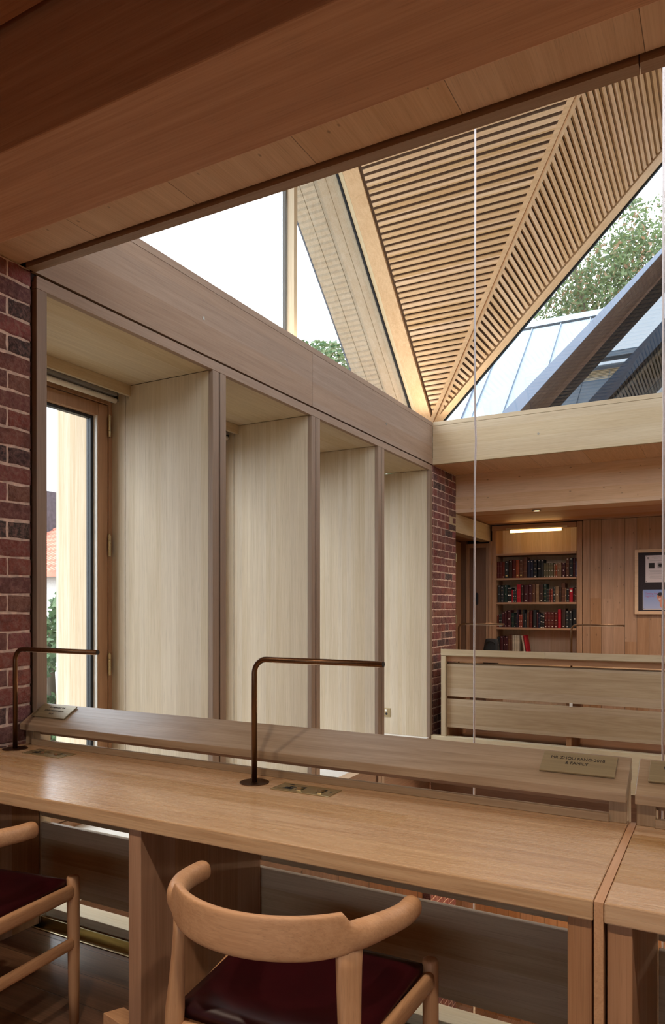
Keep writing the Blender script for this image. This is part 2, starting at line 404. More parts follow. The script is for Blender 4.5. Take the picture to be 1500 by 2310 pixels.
# exterior fins
for i, (a, b_) in enumerate([(1.95, 2.13)] + [(c - .075, c + .06) for c in PC] + [(6.60, 6.75)]):
    link('exterior_fin', MB().box(-3.74, -3.385, a - .02, b_, -.1, 2.75), wood('ext', 'z', 'x', .05, .07), WL)

# bay windows
for n, (a, b_) in enumerate(edges):
    wn_ = structure('window_%d' % (n + 1), 'tall timber casement at the back of a window bay', 'window', (-3.33, a, Z0))
    fr = wood('oakdark', 'z'); X0, X1 = -3.385, -3.295
    f = MB(); f.box(X0, X1 + .004, b_ - .027, b_ - .001, Z0, 2.61); f.box(X0, X1 + .004, a + .001, a + .027, Z0, 2.61)
    f.box(X0, X1 + .004, a + .027, b_ - .027, 2.525, 2.61); f.box(X0, X1 + .004, a + .027, b_ - .027, Z0, .08)
    link('window_frame', f, wood('oakdark', 'z'), wn_, bevel=.002)
    s = MB(); y0, y1 = a + .031, b_ - .031
    s.box(X0, X1, y1 - .075, y1, .085, 2.52); s.box(X0, X1, y0, y0 + .075, .085, 2.52)
    s.box(X0, X1, y0 + .075, y1 - .075, 2.445, 2.52); s.box(X0, X1, y0 + .075, y1 - .075, .085, .17)
    sash = link('sash', s, wood('oakdark', 'z'), wn_, bevel=.003)
    g = MB(); q0, q1 = y0 + .075, y1 - .075
    for (c0, c1, d0, d1) in ((q1 - .028, q1 - .008, .17, 2.445), (q0 + .0, q0 + .016, .17, 2.445)): g.box(X0 + .02, X1 - .035, c0, c1, d0, d1)
    g.box(X0 + .02, X1 - .035, q0, q1 - .028, 2.428, 2.445)
    link('gasket', g, M['black'], sash)
    link('bead', MB().box(X0 + .02, X1 - .006, q1 - .0078, q1, .17, 2.445), M['white'], sash)
    link('pane', MB().box(-3.348, -3.342, q0 + .016, q1 - .028, .17, 2.428), M['glass'], sash)
    if n < 2:
        for z in (2.395, 1.67, .95, .3):
            h = MB().cyl((X1 + .012, b_ - .029, z - .065), .0095, .035, 16); h.cyl((X1 + .012, b_ - .029, z - .028), .0095, .060, 16); h.cyl((X1 + .012, b_ - .029, z + .034), .0095, .030, 16)
            h.cyl((X1 + .012, b_ - .029, z + .065), .006, .006, 12)
            link('hinge', h, M['brass'], wn_, smooth=False)
    if n < 2:
        rb = thing('roller_blind', ['rolled-up blind under the pelmet above the casement beside the brick pier', 'rolled-up blind under the pelmet in the second bay from the brick pier'][n], 'blind', (-3.2, a + .01, 2.55), group=None)
        link('cassette', MB().box(-3.24, -3.162, a + .008, b_ - .085, 2.548, 2.600), M['blind'], rb)
        link('blind_tube', MB().cyl((-3.195, a + .008, 2.528), .0155, b_ - a - .075, 20, 'y'), M['blindtube'], rb, smooth=True)
        link('end_bracket', MB().box(-3.235, -3.175, b_ - .066, b_ - .062, 2.52, 2.6), M['steel'], rb)

# ------------------------------------------------------------------ ceiling, beams
CE = structure('ceiling', 'timber ceiling with glulam beams and a slatted roof lantern', 'ceiling', (CX, CY, RZ))
plank = wood('spruce', 'y', 'x', .48, .02, None, 1.5, .25, groove=.0016)
link('soffit_boards', MB().box(-2.93, 2.6, 1.302, 1.984, 2.705, 2.76), plank, CE)
link('soffit_boards', MB().box(-2.93, 2.6, 6.712, 7.398, 2.705, 2.76), plank, CE)
link('shadow_gap', MB().box(-2.6, 2.6, 1.984, 1.994, 2.72, 3.05), M['recess'], CE)
link('glulam_beam', MB().box(-2.93, 2.6, 1.04, 1.30, 2.295, 2.80), wood('glulam', 'x', 'z', .28, .03, None, .0, .75), CE, bevel=.004)
link('glulam_beam', MB().box(-2.93, 2.6, 7.402, 7.70, 2.30, 2.80), wood('spruce', 'x', 'z', .13, .03, None, 1.3, .5, 0, 'y'), CE, bevel=.004)
link('soffit_boards', MB().box(-2.93, 2.6, 7.702, 8.62, 2.31, 2.40), wood('glulam', 'x', 'y', .16, .04), CE)
link('edge_trim', MB().box(-2.93, 2.6, 8.622, 8.672, 2.297, 2.40), wood('oakdark', 'x'), CE)
link('shadow_gap', MB().box(-2.93, 2.6, 8.674, 9.2, 2.325, 2.7), M['recess'], CE)
link('shadow_gap', MB().box(-2.93, 2.6, 1.028, 1.038, 2.60, 2.8), M['recess'], CE)
link('ceiling_boards', MB().box(-2.93, 2.6, -2.2, 1.026, 2.557, 2.7), wood('glulam', 'x', 'y', .25, .05, None, 0, .5, groove=.003), CE)
fas = wood('fascia', 'x', 'z', .13, .02, None, 0, .3); pal = wood('pale', 'x', 'z', .13, .02, None, 0, .25)
link('void_beam', MB().box(FX, -.197, 1.995, 2.04, 2.69, 3.062), fas, CE); link('void_beam', MB().box(-.194, RIGHT, 1.995, 2.04, 2.69, 3.062), fas, CE)
link('void_beam', MB().box(FX + .003, RIGHT, 6.66, 6.705, 2.69, 3.062), pal, CE)
link('void_beam', MB().box(RIGHT, RIGHT + .045, 1.995, 6.705, 2.69, 3.062), wood('pale', 'y'), CE)
link('sill_cap', MB().box(FX, RIGHT + .3, 6.661, 7.0, 3.065, 3.105), wood('pale', 'x'), CE, bevel=.002)
link('sill_cap', MB().box(FX, RIGHT + .3, 1.70, 2.039, 3.065, 3.105), wood('pale', 'x'), CE, bevel=.002)
link('sill_cap', MB().box(RIGHT + .001, RIGHT + .34, 2.04, 6.66, 3.065, 3.105), wood('pale', 'y'), CE, bevel=.002)
link('screw_cap', MB().cyl((-1.50, 6.657, 2.875), .010, .0025, 16, 'y'), M['steel'], CE)
dl = thing('downlight', 'small round recessed downlight under the far beam above the bookcase', 'light', (-1.72, 7.56, 2.30))
link('bezel', MB().cyl((-1.72, 7.56, 2.292), .045, .008, 24), M['steel'], dl); link('lens', MB().cyl((-1.72, 7.56, 2.2905), .03, .0014, 24), M['downlight'], dl)

# roof lantern: four gables, each two pitched planes meeting at groins
def U(k, u, v, z, cx=CX, cy=CY):
    a = k * PI / 2; c, s_ = round(math.cos(a)), round(math.sin(a))
    return (cx + u * c - v * s_, cy + u * s_ + v * c, z)
def plane_pt(k, u, v, o=0.0, cx=CX, cy=CY):
    """point of the pitched plane at (u along the ridge, v across), o metres above it along its normal"""
    sg = 1 if v >= 0 else -1
    return U(k, u, v + sg * o * .70711, RZ - abs(v) + o * .70711, cx, cy)
slatm = {0: wood('slat', 'x'), 1: wood('slat', 'y')}
def slat_wood(axis):
    return wood('slat', axis, 'z', .0355, .10, None, 0, .2)
for k in range(4):
    ax = 'x' if k % 2 == 0 else 'y'
    for sg in (1, -1):
        m = MB(); v = 2.305; hw = .0101
        while v > .03:
            e0, e1 = v + .03, 2.325
            if e1 > e0 + .01:
                pts = []
                for o in (0, .028):
                    pts.append([plane_pt(k, e0, sg * (v - hw), o), plane_pt(k, e1, sg * (v - hw), o), plane_pt(k, e1, sg * (v + hw), o), plane_pt(k, e0, sg * (v + hw), o)])
                m.hexa(pts[0], pts[1])
            v -= .0355
        link('ceiling_slats', m, slat_wood(ax), CE)
        bk = MB(); P = lambda u, v, o: plane_pt(k, u, sg * v, o)
        bk.hexa([P(0.0, .0, .055), P(2.60, .0, .055), P(2.60, 2.45, .055), P(2.45, 2.45, .048)], [P(0, 0, .075), P(2.60, 0, .075), P(2.60, 2.45, .075), P(2.45, 2.45, .075)])
        link('slat_backing', bk, M['backing'], CE)
        gb = MB(); gb.hexa([P(.03 + .004, .03, -.012), P(.03 + .05, .03, -.012), P(2.37 + .05, 2.37, -.012), P(2.37 + .004, 2.37, -.012)], [P(.034, .03, .05), P(.08, .03, .05), P(2.42, 2.37, .05), P(2.374, 2.37, .05)])
        link('groin_batten', gb, wood('slat', ax), CE)
        for nm, u0, u1, o0, o1, mat in (('rake_board', 2.355, 2.492, -.002, .054, wood('slat', 'z' if 0 else ('y' if ax == 'x' else 'x'))), ('rake_bead', 2.496, 2.530, .012, .054, M['cream'])):
            rb_ = MB(); vt = .0; vb = 2.365 if nm == 'rake_board' else 2.37
            rb_.hexa([P(u0, vt, o0), P(u1, vt, o0), P(u1, vb, o0), P(u0, vb, o0)], [P(u0, vt, o1), P(u1, vt, o1), P(u1, vb, o1), P(u0, vb, o1)])
            link(nm, rb_, mat, CE)
def mullion(parent, k, cx=CX, cy=CY):
    m = MB(); m.hexa([U(k, 2.489, -.0225, 3.10, cx, cy), U(k, 2.568, -.0225, 3.10, cx, cy), U(k, 2.568, .0225, 3.10, cx, cy), U(k, 2.489, .0225, 3.10, cx, cy)],
                     [U(k, 2.489, -.0225, RZ + .02, cx, cy), U(k, 2.568, -.0225, RZ + .02, cx, cy), U(k, 2.568, .0225, RZ + .02, cx, cy), U(k, 2.489, .0225, RZ + .02, cx, cy)])
    link('mullion', m, wood('pale', 'z'), parent)
gable_names = {2: ('window_5', 'triangular gable window above the left wall beam'), 1: ('window_6', 'triangular gable window above the far beam'), 0: ('window_7', 'triangular gable window on the right'), 3: ('window_8', 'triangular gable window above the desk side')}
for k in range(4):
    nm, lb = gable_names[k]; wd = structure(nm, lb, 'window', U(k, 2.54, 0, 3.1))
    def tri(u0, u1, inset, zb, cx=CX, cy=CY):
        hh = RZ + .03 - inset * 1.414; vv = hh - zb
        return [U(k, u0, -vv, zb, cx, cy), U(k, u0, vv, zb, cx, cy), U(k, u0, 0, hh, cx, cy)], [U(k, u1, -vv, zb, cx, cy), U(k, u1, vv, zb, cx, cy), U(k, u1, 0, hh, cx, cy)]
    g = MB()
    for sg in (1, -1):   # one pane each side of the mullion
        hh = RZ + .03; zb = 3.105
        g.hexa([U(k, 2.540, sg * .03, zb), U(k, 2.540, sg * (hh - zb), zb), U(k, 2.540, sg * .03, hh - .03)], [U(k, 2.546, sg * .03, zb), U(k, 2.546, sg * (hh - zb), zb), U(k, 2.546, sg * .03, hh - .03)])
        gp = link('pane', g, M['glass'], wd); g = MB()
        gs = MB(); P = lambda u, v, o: plane_pt(k, u, sg * v, o)
        gs.hexa([P(2.533, 0, -.004), P(2.552, 0, -.004), P(2.552, 2.37, -.004), P(2.533, 2.37, -.004)], [P(2.533, 0, .05), P(2.552, 0, .05), P(2.552, 2.37, .05), P(2.533, 2.37, .05)])
        gs.hexa([U(k, 2.550, sg * .023, 3.105), U(k, 2.578, sg * .023, 3.105), U(k, 2.578, sg * .034, 3.105), U(k, 2.550, sg * .034, 3.105)], [U(k, 2.550, sg * .023, RZ), U(k, 2.578, sg * .023, RZ), U(k, 2.578, sg * .034, RZ), U(k, 2.550, sg * .034, RZ)])
        link('gasket', gs, M['black'], wd)
    mullion(wd, k)

def lantern_shell(parent, cx, cy, ks=(0, 1, 2, 3), back=False):
    for k in ks:
        um = 2.62 if (k == 1 and not back) else 3.02
        sl = 'y' if k % 2 == 0 else 'x'
        for sg in (1, -1):
            P = lambda u, v, o: plane_pt(k, u, sg * v, o, cx, cy)
            T = .19
            m = MB(); m.hexa([P(0, 0, T - .02), P(um, 0, T - .02), P(um, 2.62, T - .02), P(2.62, 2.62, T - .02)], [P(0, 0, T), P(um, 0, T), P(um, 2.62, T), P(2.62, 2.62, T)])
            u = .3
            while u < um - .02:   # standing seams run up the slope
                v1 = min(u, 2.62)
                m.hexa([P(u - .006, .0, T), P(u + .006, .0, T), P(u + .006, v1, T), P(u - .006, v1, T)], [P(u - .006, .0, T + .025), P(u + .006, .0, T + .025), P(u + .006, v1, T + .025), P(u - .006, v1, T + .025)])
                u += .43
            link('zinc_roofing', m, M['zinc'], parent)
            e = MB(); e.hexa([P(um, 0, .03), P(um + .015, 0, .03), P(um + .015, 2.62, .03), P(um, 2.62, .03)], [P(um, 0, T + .03), P(um + .015, 0, T + .03), P(um + .015, 2.62, T + .03), P(um, 2.62, T + .03)])
            link('verge_edge', e, M['zincdark'], parent)
            s = MB()
            for a, b_ in (((2.555, 2.65), (2.655, 2.76), (2.765, 2.89), (2.895, 3.018)) if um > 3 else ((2.555, 2.618),)):
                s.hexa([P(a, 0, .03), P(b_, 0, .03), P(b_, 2.55, .03), P(a, 2.55, .03)], [P(a, 0, .05), P(b_, 0, .05), P(b_, 2.55, .05), P(a, 2.55, .05)])
            s.hexa([P(2.555, 0, .052), P(um - .002, 0, .052), P(um - .002, 2.55, .052), P(2.555, 2.55, .052)], [P(2.555, 0, .06), P(um - .002, 0, .06), P(um - .002, 2.55, .06), P(2.555, 2.55, .06)])
            link('verge_soffit', s, wood('extbrown' if (back or um < 3) else 'ext', sl, None, knots=0), parent)
        c = MB(); T2 = .19 * 1.414
        c.hexa([U(k, 0, -.12, RZ + T2 - .09, cx, cy), U(k, um + .03, -.12, RZ + T2 - .09, cx, cy), U(k, um + .03, 0, RZ + T2 + .03, cx, cy), U(k, 0, 0, RZ + T2 + .03, cx, cy)],
               [U(k, 0, .12, RZ + T2 - .09, cx, cy), U(k, um + .03, .12, RZ + T2 - .09, cx, cy), U(k, um + .03, .0, RZ + T2 + .04, cx, cy), U(k, 0, 0, RZ + T2 + .04, cx, cy)])
        link('ridge_cap', c, M['zinc'], parent)
lantern_shell(CE, CX, CY)
# flat roof round the lantern
fr_ = MB()
fr_.box(-3.7, FX - .345, -2.3, 8.9, 3.0, 3.06); fr_.box(FX - .345, 2.6, -2.3, 1.695, 3.0, 3.06); fr_.box(FX - .345, 2.6, 7.005, 8.9, 3.0, 3.06); fr_.box(RIGHT + .345, 2.9, 1.7, 7.0, 3.0, 3.06)
link('flat_roof', fr_, M['zinc'], CE)
link('ceiling_infill', MB().box(-2.93, 2.6, -2.2, 1.693, 2.81, 2.99), M['recess'], CE)
link('ceiling_infill', MB().box(-2.93, 2.6, 7.01, 8.9, 2.81, 2.99), M['recess'], CE)
link('ceiling_infill', MB().box(RIGHT + .05, 2.6, 1.7, 7.0, 2.69, 3.06), M['recess'], CE)

for (c_, sx, sy, rz_) in (((FX - .06, CY, 3.112), 4.3, .02, PI / 2), ((CX, 6.75, 3.112), 4.3, .02, 0)):  # unseen strips added on the sills to brighten the slats
    dd = bpy.data.lights.new('added_uplight', 'AREA'); dd.shape = 'RECTANGLE'; dd.size = sx; dd.size_y = sy; dd.energy = 5.5; dd.color = (1, .86, .70)
    oo = bpy.data.objects.new('added_uplight', dd); COL.objects.link(oo); oo.location = c_; oo.rotation_euler = (PI, 0, rz_)
link('added_led_strip', MB().box(FX - .07, FX - .05, CY - 2.15, CY + 2.15, 3.1052, 3.108), M['downlight'], CE)
link('added_led_strip', MB().box(CX - 2.15, CX + 2.15, 6.74, 6.76, 3.1052, 3.108), M['downlight'], CE)
# neighbouring lantern
NX, NY = CX, 11.42
NL = thing('roof_lantern', 'neighbouring zinc-clad roof lantern with brown gable verge beyond the far gable window', 'roof', (NX, NY, 3.0))
lantern_shell(NL, NX, NY, back=True)
for k in (3, 2, 0, 1):
    for sg in (1, -1):
        g = MB(); hh = RZ + .03; zb = 3.105; C2 = (NX, NY)
        g.hexa([U(k, 2.540, sg * .02, zb, *C2), U(k, 2.540, sg * (hh - zb), zb, *C2), U(k, 2.540, sg * .02, hh, *C2)], [U(k, 2.546, sg * .02, zb, *C2), U(k, 2.546, sg * (hh - zb), zb, *C2), U(k, 2.546, sg * .02, hh, *C2)])
        link('pane', g, M['glassblue'], NL)
        P = lambda u, v, o: plane_pt(k, u, sg * v, o, NX, NY)
        r = MB(); r.hexa([P(2.46, 0, -.06), P(2.56, 0, -.06), P(2.56, 2.5, -.06), P(2.46, 2.5, -.06)], [P(2.46, 0, .03), P(2.56, 0, .03), P(2.56, 2.5, .03), P(2.46, 2.5, .03)])
        link('rake_board', r, wood('extbrown', 'x'), NL)
        bk = MB(); bk.hexa([P(0, 0, .0), P(2.46, 0, .0), P(2.46, 2.46, .0), P(2.46, 2.46, .0)], [P(0, 0, .02), P(2.46, 0, .02), P(2.46, 2.46, .02), P(2.46, 2.46, .02)])
        link('slatted_lining', bk, wood('walnut', 'x', 'z', .05, .25, groove=.01), NL)
    mullion(NL, k, NX, NY)
b_ = MB(); b_.box(NX - 2.6, NX + 2.6, NY - 2.6, NY - 2.35, 2.9, 3.10); b_.box(NX - 2.6, NX + 2.6, NY + 2.35, NY + 2.6, 2.9, 3.10); b_.box(NX - 2.6, NX - 2.35, NY - 2.35, NY + 2.35, 2.9, 3.10); b_.box(NX + 2.35, NX + 2.6, NY - 2.35, NY + 2.35, 2.9, 3.10)
link('kerb', b_, M['zincdark'], NL)
link('interior_floor', MB().box(NX - 2.6, NX + 2.6, NY - 2.6, NY + 2.6, -.1, 0), M['recess'], NL)

# ------------------------------------------------------------------ floors
FL = structure('floor', 'dark polished timber gallery floor', 'floor', (0, 0, 0))
flw = wood('floor', 'x', 'y', .14, .10, 1.6, 0, .3, groove=.002)
link('floor_boards', MB().box(-2.54, 2.6, -2.2, 1.985, -.28, 0), flw, FL)
link('floor_boards', MB().box(-2.93, 2.6, 6.73, 8.9, -.28, 0), flw, FL)
ch = MB(); ch.box(-2.54, 2.16, 1.986, 1.992, -.02, .003); ch.box(-2.54, 2.16, 2.034, 2.040, -.02, .026); ch.box(-2.54, 2.16, 1.992, 2.034, -.03, -.012)
link('brass_channel', ch, M['brass'], FL)
link('kerb', MB().box(-2.515, 2.16, 2.062, 2.15, -.3, .055), wood('cream', 'x'), FL, bevel=.002)
link('kerb', MB().box(-2.515, 2.16, 6.60, 6.69, -.3, .055), wood('cream', 'x'), FL, bevel=.002)
link('edge_fascia', MB().box(-2.515, 2.16, 6.605, 6.66, -.62, -.302), wood('walnut', 'x'), FL)
link('lower_floor', MB().box(-3.0, 2.6, -2.2, 8.9, -3.1, -3.0), wood('floor', 'y', 'x', .14, .10, 1.6, 0, .3, groove=.002), FL)

# ------------------------------------------------------------------ other walls
WB = structure('wall_back', 'vertically boarded oak wall behind the far desk', 'wall', (0, 8.7, 0))
bw = wood('oakdark', 'z', 'x', .125, .09, 1.9, 1.1, .3, .003, 'y')
link('wall_boards', MB().box(-1.452, 2.6, 8.70, 8.76, 0, 2.297), bw, WB)
link('wall_stile', MB().box(-1.515, -1.458, 8.68, 8.74, 0, 2.29), wood('oakdark', 'z'), WB, bevel=.002)
link('wall_backing', MB().box(-3.4, 2.6, 9.0, 9.1, -.1, 3.0), M['recess'], WB)
link('lower_boards', MB().box(-3.1, 2.6, 7.5, 7.56, -3, -.29), wood('oakdark', 'z', 'x', .125, .09, None, 0, .3, groove=.003), WB)
link('lower_header', MB().box(-2.6, 2.6, 7.30, 7.5, -.62, -.29), wood('oakdark', 'x'), WB)
# opening beside the bookcase
link('lintel', MB().box(-2.66, BX + .004, 7.20, 8.69, 2.10, 2.296), wood('pale', 'y'), WB, bevel=.002)
link('recess_side', MB().box(-3.0, -2.95, 7.41, 8.72, 0, 2.6), wood('walnut', 'z', 'y', .3, .05, groove=.004), WB)
link('recess_top', MB().box(-2.95, -2.66, 7.41, 8.72, 2.12, 2.3), wood('oakdark', 'y'), WB)
link('recess_back', MB().box(-3.0, -2.842, 8.70, 8.75, 0, 2.3), wood('walnut', 'z'), WB)
link('recess_back', MB().box(-3.0, -2.513, 8.765, 8.80, 0, 2.5), M['recess'], WB)
link('jamb', MB().box(-2.545, -2.515, 8.66, 8.72, 0, 2.1), wood('oakdark', 'z'), WB)
d1 = structure('door_1', 'narrow cupboard door with a slot pull beside the bookcase', 'door', (-2.7, 8.7, 0))
link('door_leaf', MB().box(-2.84, -2.55, 8.70, 8.73, 0, 2.08), wood('walnut', 'z'), d1)
pf = MB(); pf.box(-2.84, -2.80, 8.685, 8.70, 0, 2.08); pf.box(-2.59, -2.55, 8.685, 8.70, 0, 2.08); pf.box(-2.80, -2.59, 8.685, 8.70, 2.03, 2.08)
link('door_frame', pf, wood('oakdark', 'z'), d1)
sl = MB(); pr = [(math.cos(t) * .02, (.055 if math.sin(t) > 0 else -.055) + math.sin(t) * .02) for t in [2 * PI * i / 24 for i in range(24)]]
sl.hexa([(-2.71 + a, 8.692, 1.40 + c) for a, c in pr], [(-2.71 + a, 8.699, 1.40 + c) for a, c in pr])
link('slot_pull', sl, M['black'], d1); bpy.data.objects['slot_pull']['label'] = 'dark recessed slot pull'
d2 = structure('door_2', 'tall timber door on brass hinges in the recess behind the far brick pier', 'door', (-2.92, 8.0, 0))
link('door_leaf', MB().box(-2.948, -2.915, 7.60, 8.45, 0, 2.06), wood('walnut', 'z'), d2)
pf = MB(); pf.box(-2.948, -2.90, 8.46, 8.66, 0, 2.1); pf.box(-2.948, -2.90, 7.45, 7.59, 0, 2.1)
link('door_frame', pf, wood('oakdark', 'z'), d2)
for z in (1.85, 1.1, .35): link('hinge', MB().cyl((-2.893, 8.455, z), .008, .1, 10), M['brass'], d2)
# unseen enclosing walls that bounce the light of the room
WR = structure('wall_right', 'pale timber lined wall at the right of the void', 'wall', (2.2, 4.35, 0))
link('wall_boards', MB().box(RIGHT + .01, RIGHT + .06, 1.9, 7.0, -3, 2.69), wood('pale', 'z', 'y', .125, .05, groove=.003), WR)
link('wall_boards', MB().box(2.6, 2.66, -2.2, 1.9, -.3, 2.99), wood('oakdark', 'z', 'y', .125, .05, groove=.003), WR)
link('wall_boards', MB().box(2.6, 2.66, 7.0, 9.1, -.3, 2.99), wood('oakdark', 'z', 'y', .125, .05, groove=.003), WR)
WF = structure('wall_front', 'boarded wall behind the reading desk', 'wall', (0, -2.2, 0))
wfm = wood('oakdark', 'z', 'x', .125, .05, groove=.003)
for q in ((-2.9, -1.7, -.3, 2.99), (1.3, 2.66, -.3, 2.99), (-1.7, 1.3, -.3, .95), (-1.7, 1.3, 1.55, 2.99)): link('wall_boards', MB().box(q[0], q[1], -2.26, -2.2, q[2], q[3]), wfm, WF)
w9 = structure('window_9', 'added low casement behind the chairs, out of view', 'window', (-.2, -2.23, .95))  # added opening, lets fill daylight onto desks and chairs
f = MB(); f.box(-1.7, 1.3, -2.27, -2.19, .95, 1.01); f.box(-1.7, 1.3, -2.27, -2.19, 1.49, 1.55)
for x in (-1.7, -.98, .52, 1.24): f.box(x, x + .06, -2.27, -2.19, 1.01, 1.49)
link('window_frame', f, wood('oakdark', 'x'), w9); link('pane', MB().box(-1.64, 1.24, -2.235, -2.229, 1.01, 1.49), M['glass'], w9)
link('lower_boards', MB().box(-2.9, 2.66, 1.4, 1.46, -3, -.28), wood('oakdark', 'z', 'x', .125, .05, groove=.003), WF)

# ------------------------------------------------------------------ reading desks
def make_desk(name, label, loc, rz, L, group, plaques=(), sockets=(), splitx=None, foot=None, lt='ledge'):
    """local frame: x 0..L, y 0 (user edge) .. .645 (back), z up"""
    t = thing(name, label, 'desk', loc, rz, group)
    A = dict(parent=t, local=True)
    link('desktop', MB().box(0, L, 0, .585, .70, .74), wood('desk', 'x', 'y', .118, .13, 3.1, 0, .5), bevel=.003, **A)
    side = wood('oakdark', 'z', 'y', .15, .05)
    for x in (.004, L / 2 - .0225 - .03, L - .049): link('side_panel', MB().box(x, x + .045, .012, .58, 0, .699), side, bevel=.002, **A)
    link('back_board', MB().box(.05, L - .05, .588, .61, .44, .75), wood('board', 'x', 'z', .104, .09, None, 0, .6), bevel=.002, **A)
    link('back_board', MB().box(.05, L - .05, .588, .61, .14, .415), wood('board', 'x', 'z', .088, .10, None, 0, .6), bevel=.002, **A)
    link('back_rail', MB().box(.045, L - .045, .588, .60, .776, .825), wood('oakdark', 'x'), **A)
    link('desk_lip', MB().box(.045, L - .045, .545, .560, .7402, .762), wood('ledge', 'x'), bevel=.0015, **A)
    for x in (.001, L - .046): link('ledge_post', MB().box(x, x + .045, .5855, .64, 0, .83), wood('pale', 'z'), bevel=.002, **A)
    for x in (.0012, L - .0462): link('ledge_post', MB().box(x, x + .045, .553, .5853, .7402, .822), wood('ledge', 'z'), bevel=.0015, **A)
    segs = [(0, L)] if not splitx else [(0, splitx - .001), (splitx + .001, L)]
    for a, b_ in segs:
        pr = [(.525, .800), (.525, .8255), (.645, .895), (.645, .835)]
        link('book_ledge', MB().hexa([(a, y, z) for y, z in pr], [(b_, y, z) for y, z in pr]), wood(lt, 'x', 'y', .2, .03, None, 0, .8), bevel=.002, **A)
    # frame of the sloping top: origin at the front edge
    sy, sz = .12 / .13872, .0695 / .13872
    for (x0, x1, lines) in plaques:
        def Q(x, s, n): return (x, .525 + s * sy - n * sz, .8255 + s * sz + n * sy)
        p = link('name_plaque', MB().hexa([Q(x0, .047, .002), Q(x1, .047, .002), Q(x1, .126, .002), Q(x0, .126, .002)], [Q(x0, .047, .007), Q(x1, .047, .007), Q(x1, .126, .007), Q(x0, .126, .007)]), M['plaque'], bevel=.0006, **A)
        p['label'] = 'engraved brass plaque'
        link('plaque_base', MB().hexa([Q(x0 + .003, .050, .0), Q(x1 - .003, .050, .0), Q(x1 - .003, .123, .0), Q(x0 + .003, .123, .0)], [Q(x0 + .003, .050, .002), Q(x1 - .003, .050, .002), Q(x1 - .003, .123, .002), Q(x0 + .003, .123, .002)]), M['ink'], p, local=True)
        for body, size, s, dx in lines:
            o = Vector(Q((x0 + x1) / 2 + dx, s, .0072)); mt = Matrix(((1, 0, 0, o.x), (0, sy, -sz, o.y), (0, sz, sy, o.z), (0, 0, 0, 1)))
            text_mesh(body, size, M['ink'], p, mt)
    for x0 in sockets:
        p = link('socket_plate', MB().box(x0, x0 + .204, .410, .495, .7402, .7428), M['plate'], bevel=.0008, **A)
        p['label'] = 'satin brass socket and switch plate'
        h = MB(); zt, zu = .7428, .7434
        h.box(x0 + .030, x0 + .060, .432, .437, zt, zu); h.box(x0 + .045, x0 + .050, .440, .462, zt, zu); h.box(x0 + .052, x0 + .066, .455, .460, zt, zu); h.box(x0 + .028, x0 + .044, .478, .484, zt, zu)
        h.box(x0 + .034, x0 + .064, .430, .450, zt, zu)
        link('socket_slot', h, M['black'], p, local=True)
        for q in (.078, .150):
            r = MB(); r.hexa([(x0 + q, .436, .7429), (x0 + q + .016, .436, .7429), (x0 + q + .016, .466, .7429), (x0 + q, .466, .7429)], [(x0 + q, .438, .7500), (x0 + q + .016, .438, .7500), (x0 + q + .016, .464, .744), (x0 + q, .464, .744)])
            link('rocker_switch', r, M['brass'], p, local=True)
            link('switch_slot', MB().box(x0 + q - .003, x0 + q + .019, .434, .472, .7428, .7431), M['black'], p, local=True)
        link('screw', MB().cyl((x0 + .190, .4525, .7427), .0035, .0008, 12), M['steel'], p, local=True)
    if foot:
        m = MB(); m.hexa([(foot - .10, .02, .13), (foot, .0, .13), (foot, .05, .13), (foot - .07, .07, .13)], [(foot - .10, .02, .165), (foot, .0, .165), (foot, .05, .165), (foot - .07, .07, .165)])
        link('foot_block', m, wood('chair', 'x'), t, local=True, bevel=.002)
    return t
L1 = 2.302
make_desk('reading_desk', 'long oak reading desk with sloping book ledge, its left end against the brick pier', (-2.525, 1.445, 0), 0, L1, 'reading desks',
          plaques=[(2.075, 2.269, [('MR ZHOU FANG-2018', .0145, .103, -.004), ('& FAMILY', .0145, .084, -.004)]),
                   (.020, .212, [('IN MEMORY OF', .0125, .108, .0), ('JOHN MCDONALD', .0125, .088, .0), ('2018', .0125, .068, .0)])],
          sockets=(1.295, .156), foot=L1 / 2 - .056)
make_desk('reading_desk', 'oak reading desk at the right edge, butted against the long desk', (-.203, 1.445, 0), 0, L1, 'reading desks',
          plaques=[(.028, .222, [('M', .0165, .100, -.058)])])
make_desk('reading_desk', 'pale oak desk across the void, its slotted back and ledge towards the void', (-.115, 7.255, 0), PI, L1, 'reading desks', splitx=1.315, lt='pale')  # paler ledge tone puts the light from the void into its colour
link('desk_spacer', MB().box(-.2215, -.2045, 1.447, 2.03, 0, .738), wood('chair', 'y'), None, base=(-.213, 1.7, 0))
tag(bpy.data.objects['desk_spacer'], 'thin oak filler strip upright between the two near desks', 'filler strip')
link('cable_clip', MB().box(-1.222, -1.195, 6.63, 6.645, .41, .445), M['white'], None, bevel=.003, base=(-1.21, 6.637, .41))
tag(bpy.data.objects['cable_clip'], 'small white clip in the slot of the far desk back', 'clip')

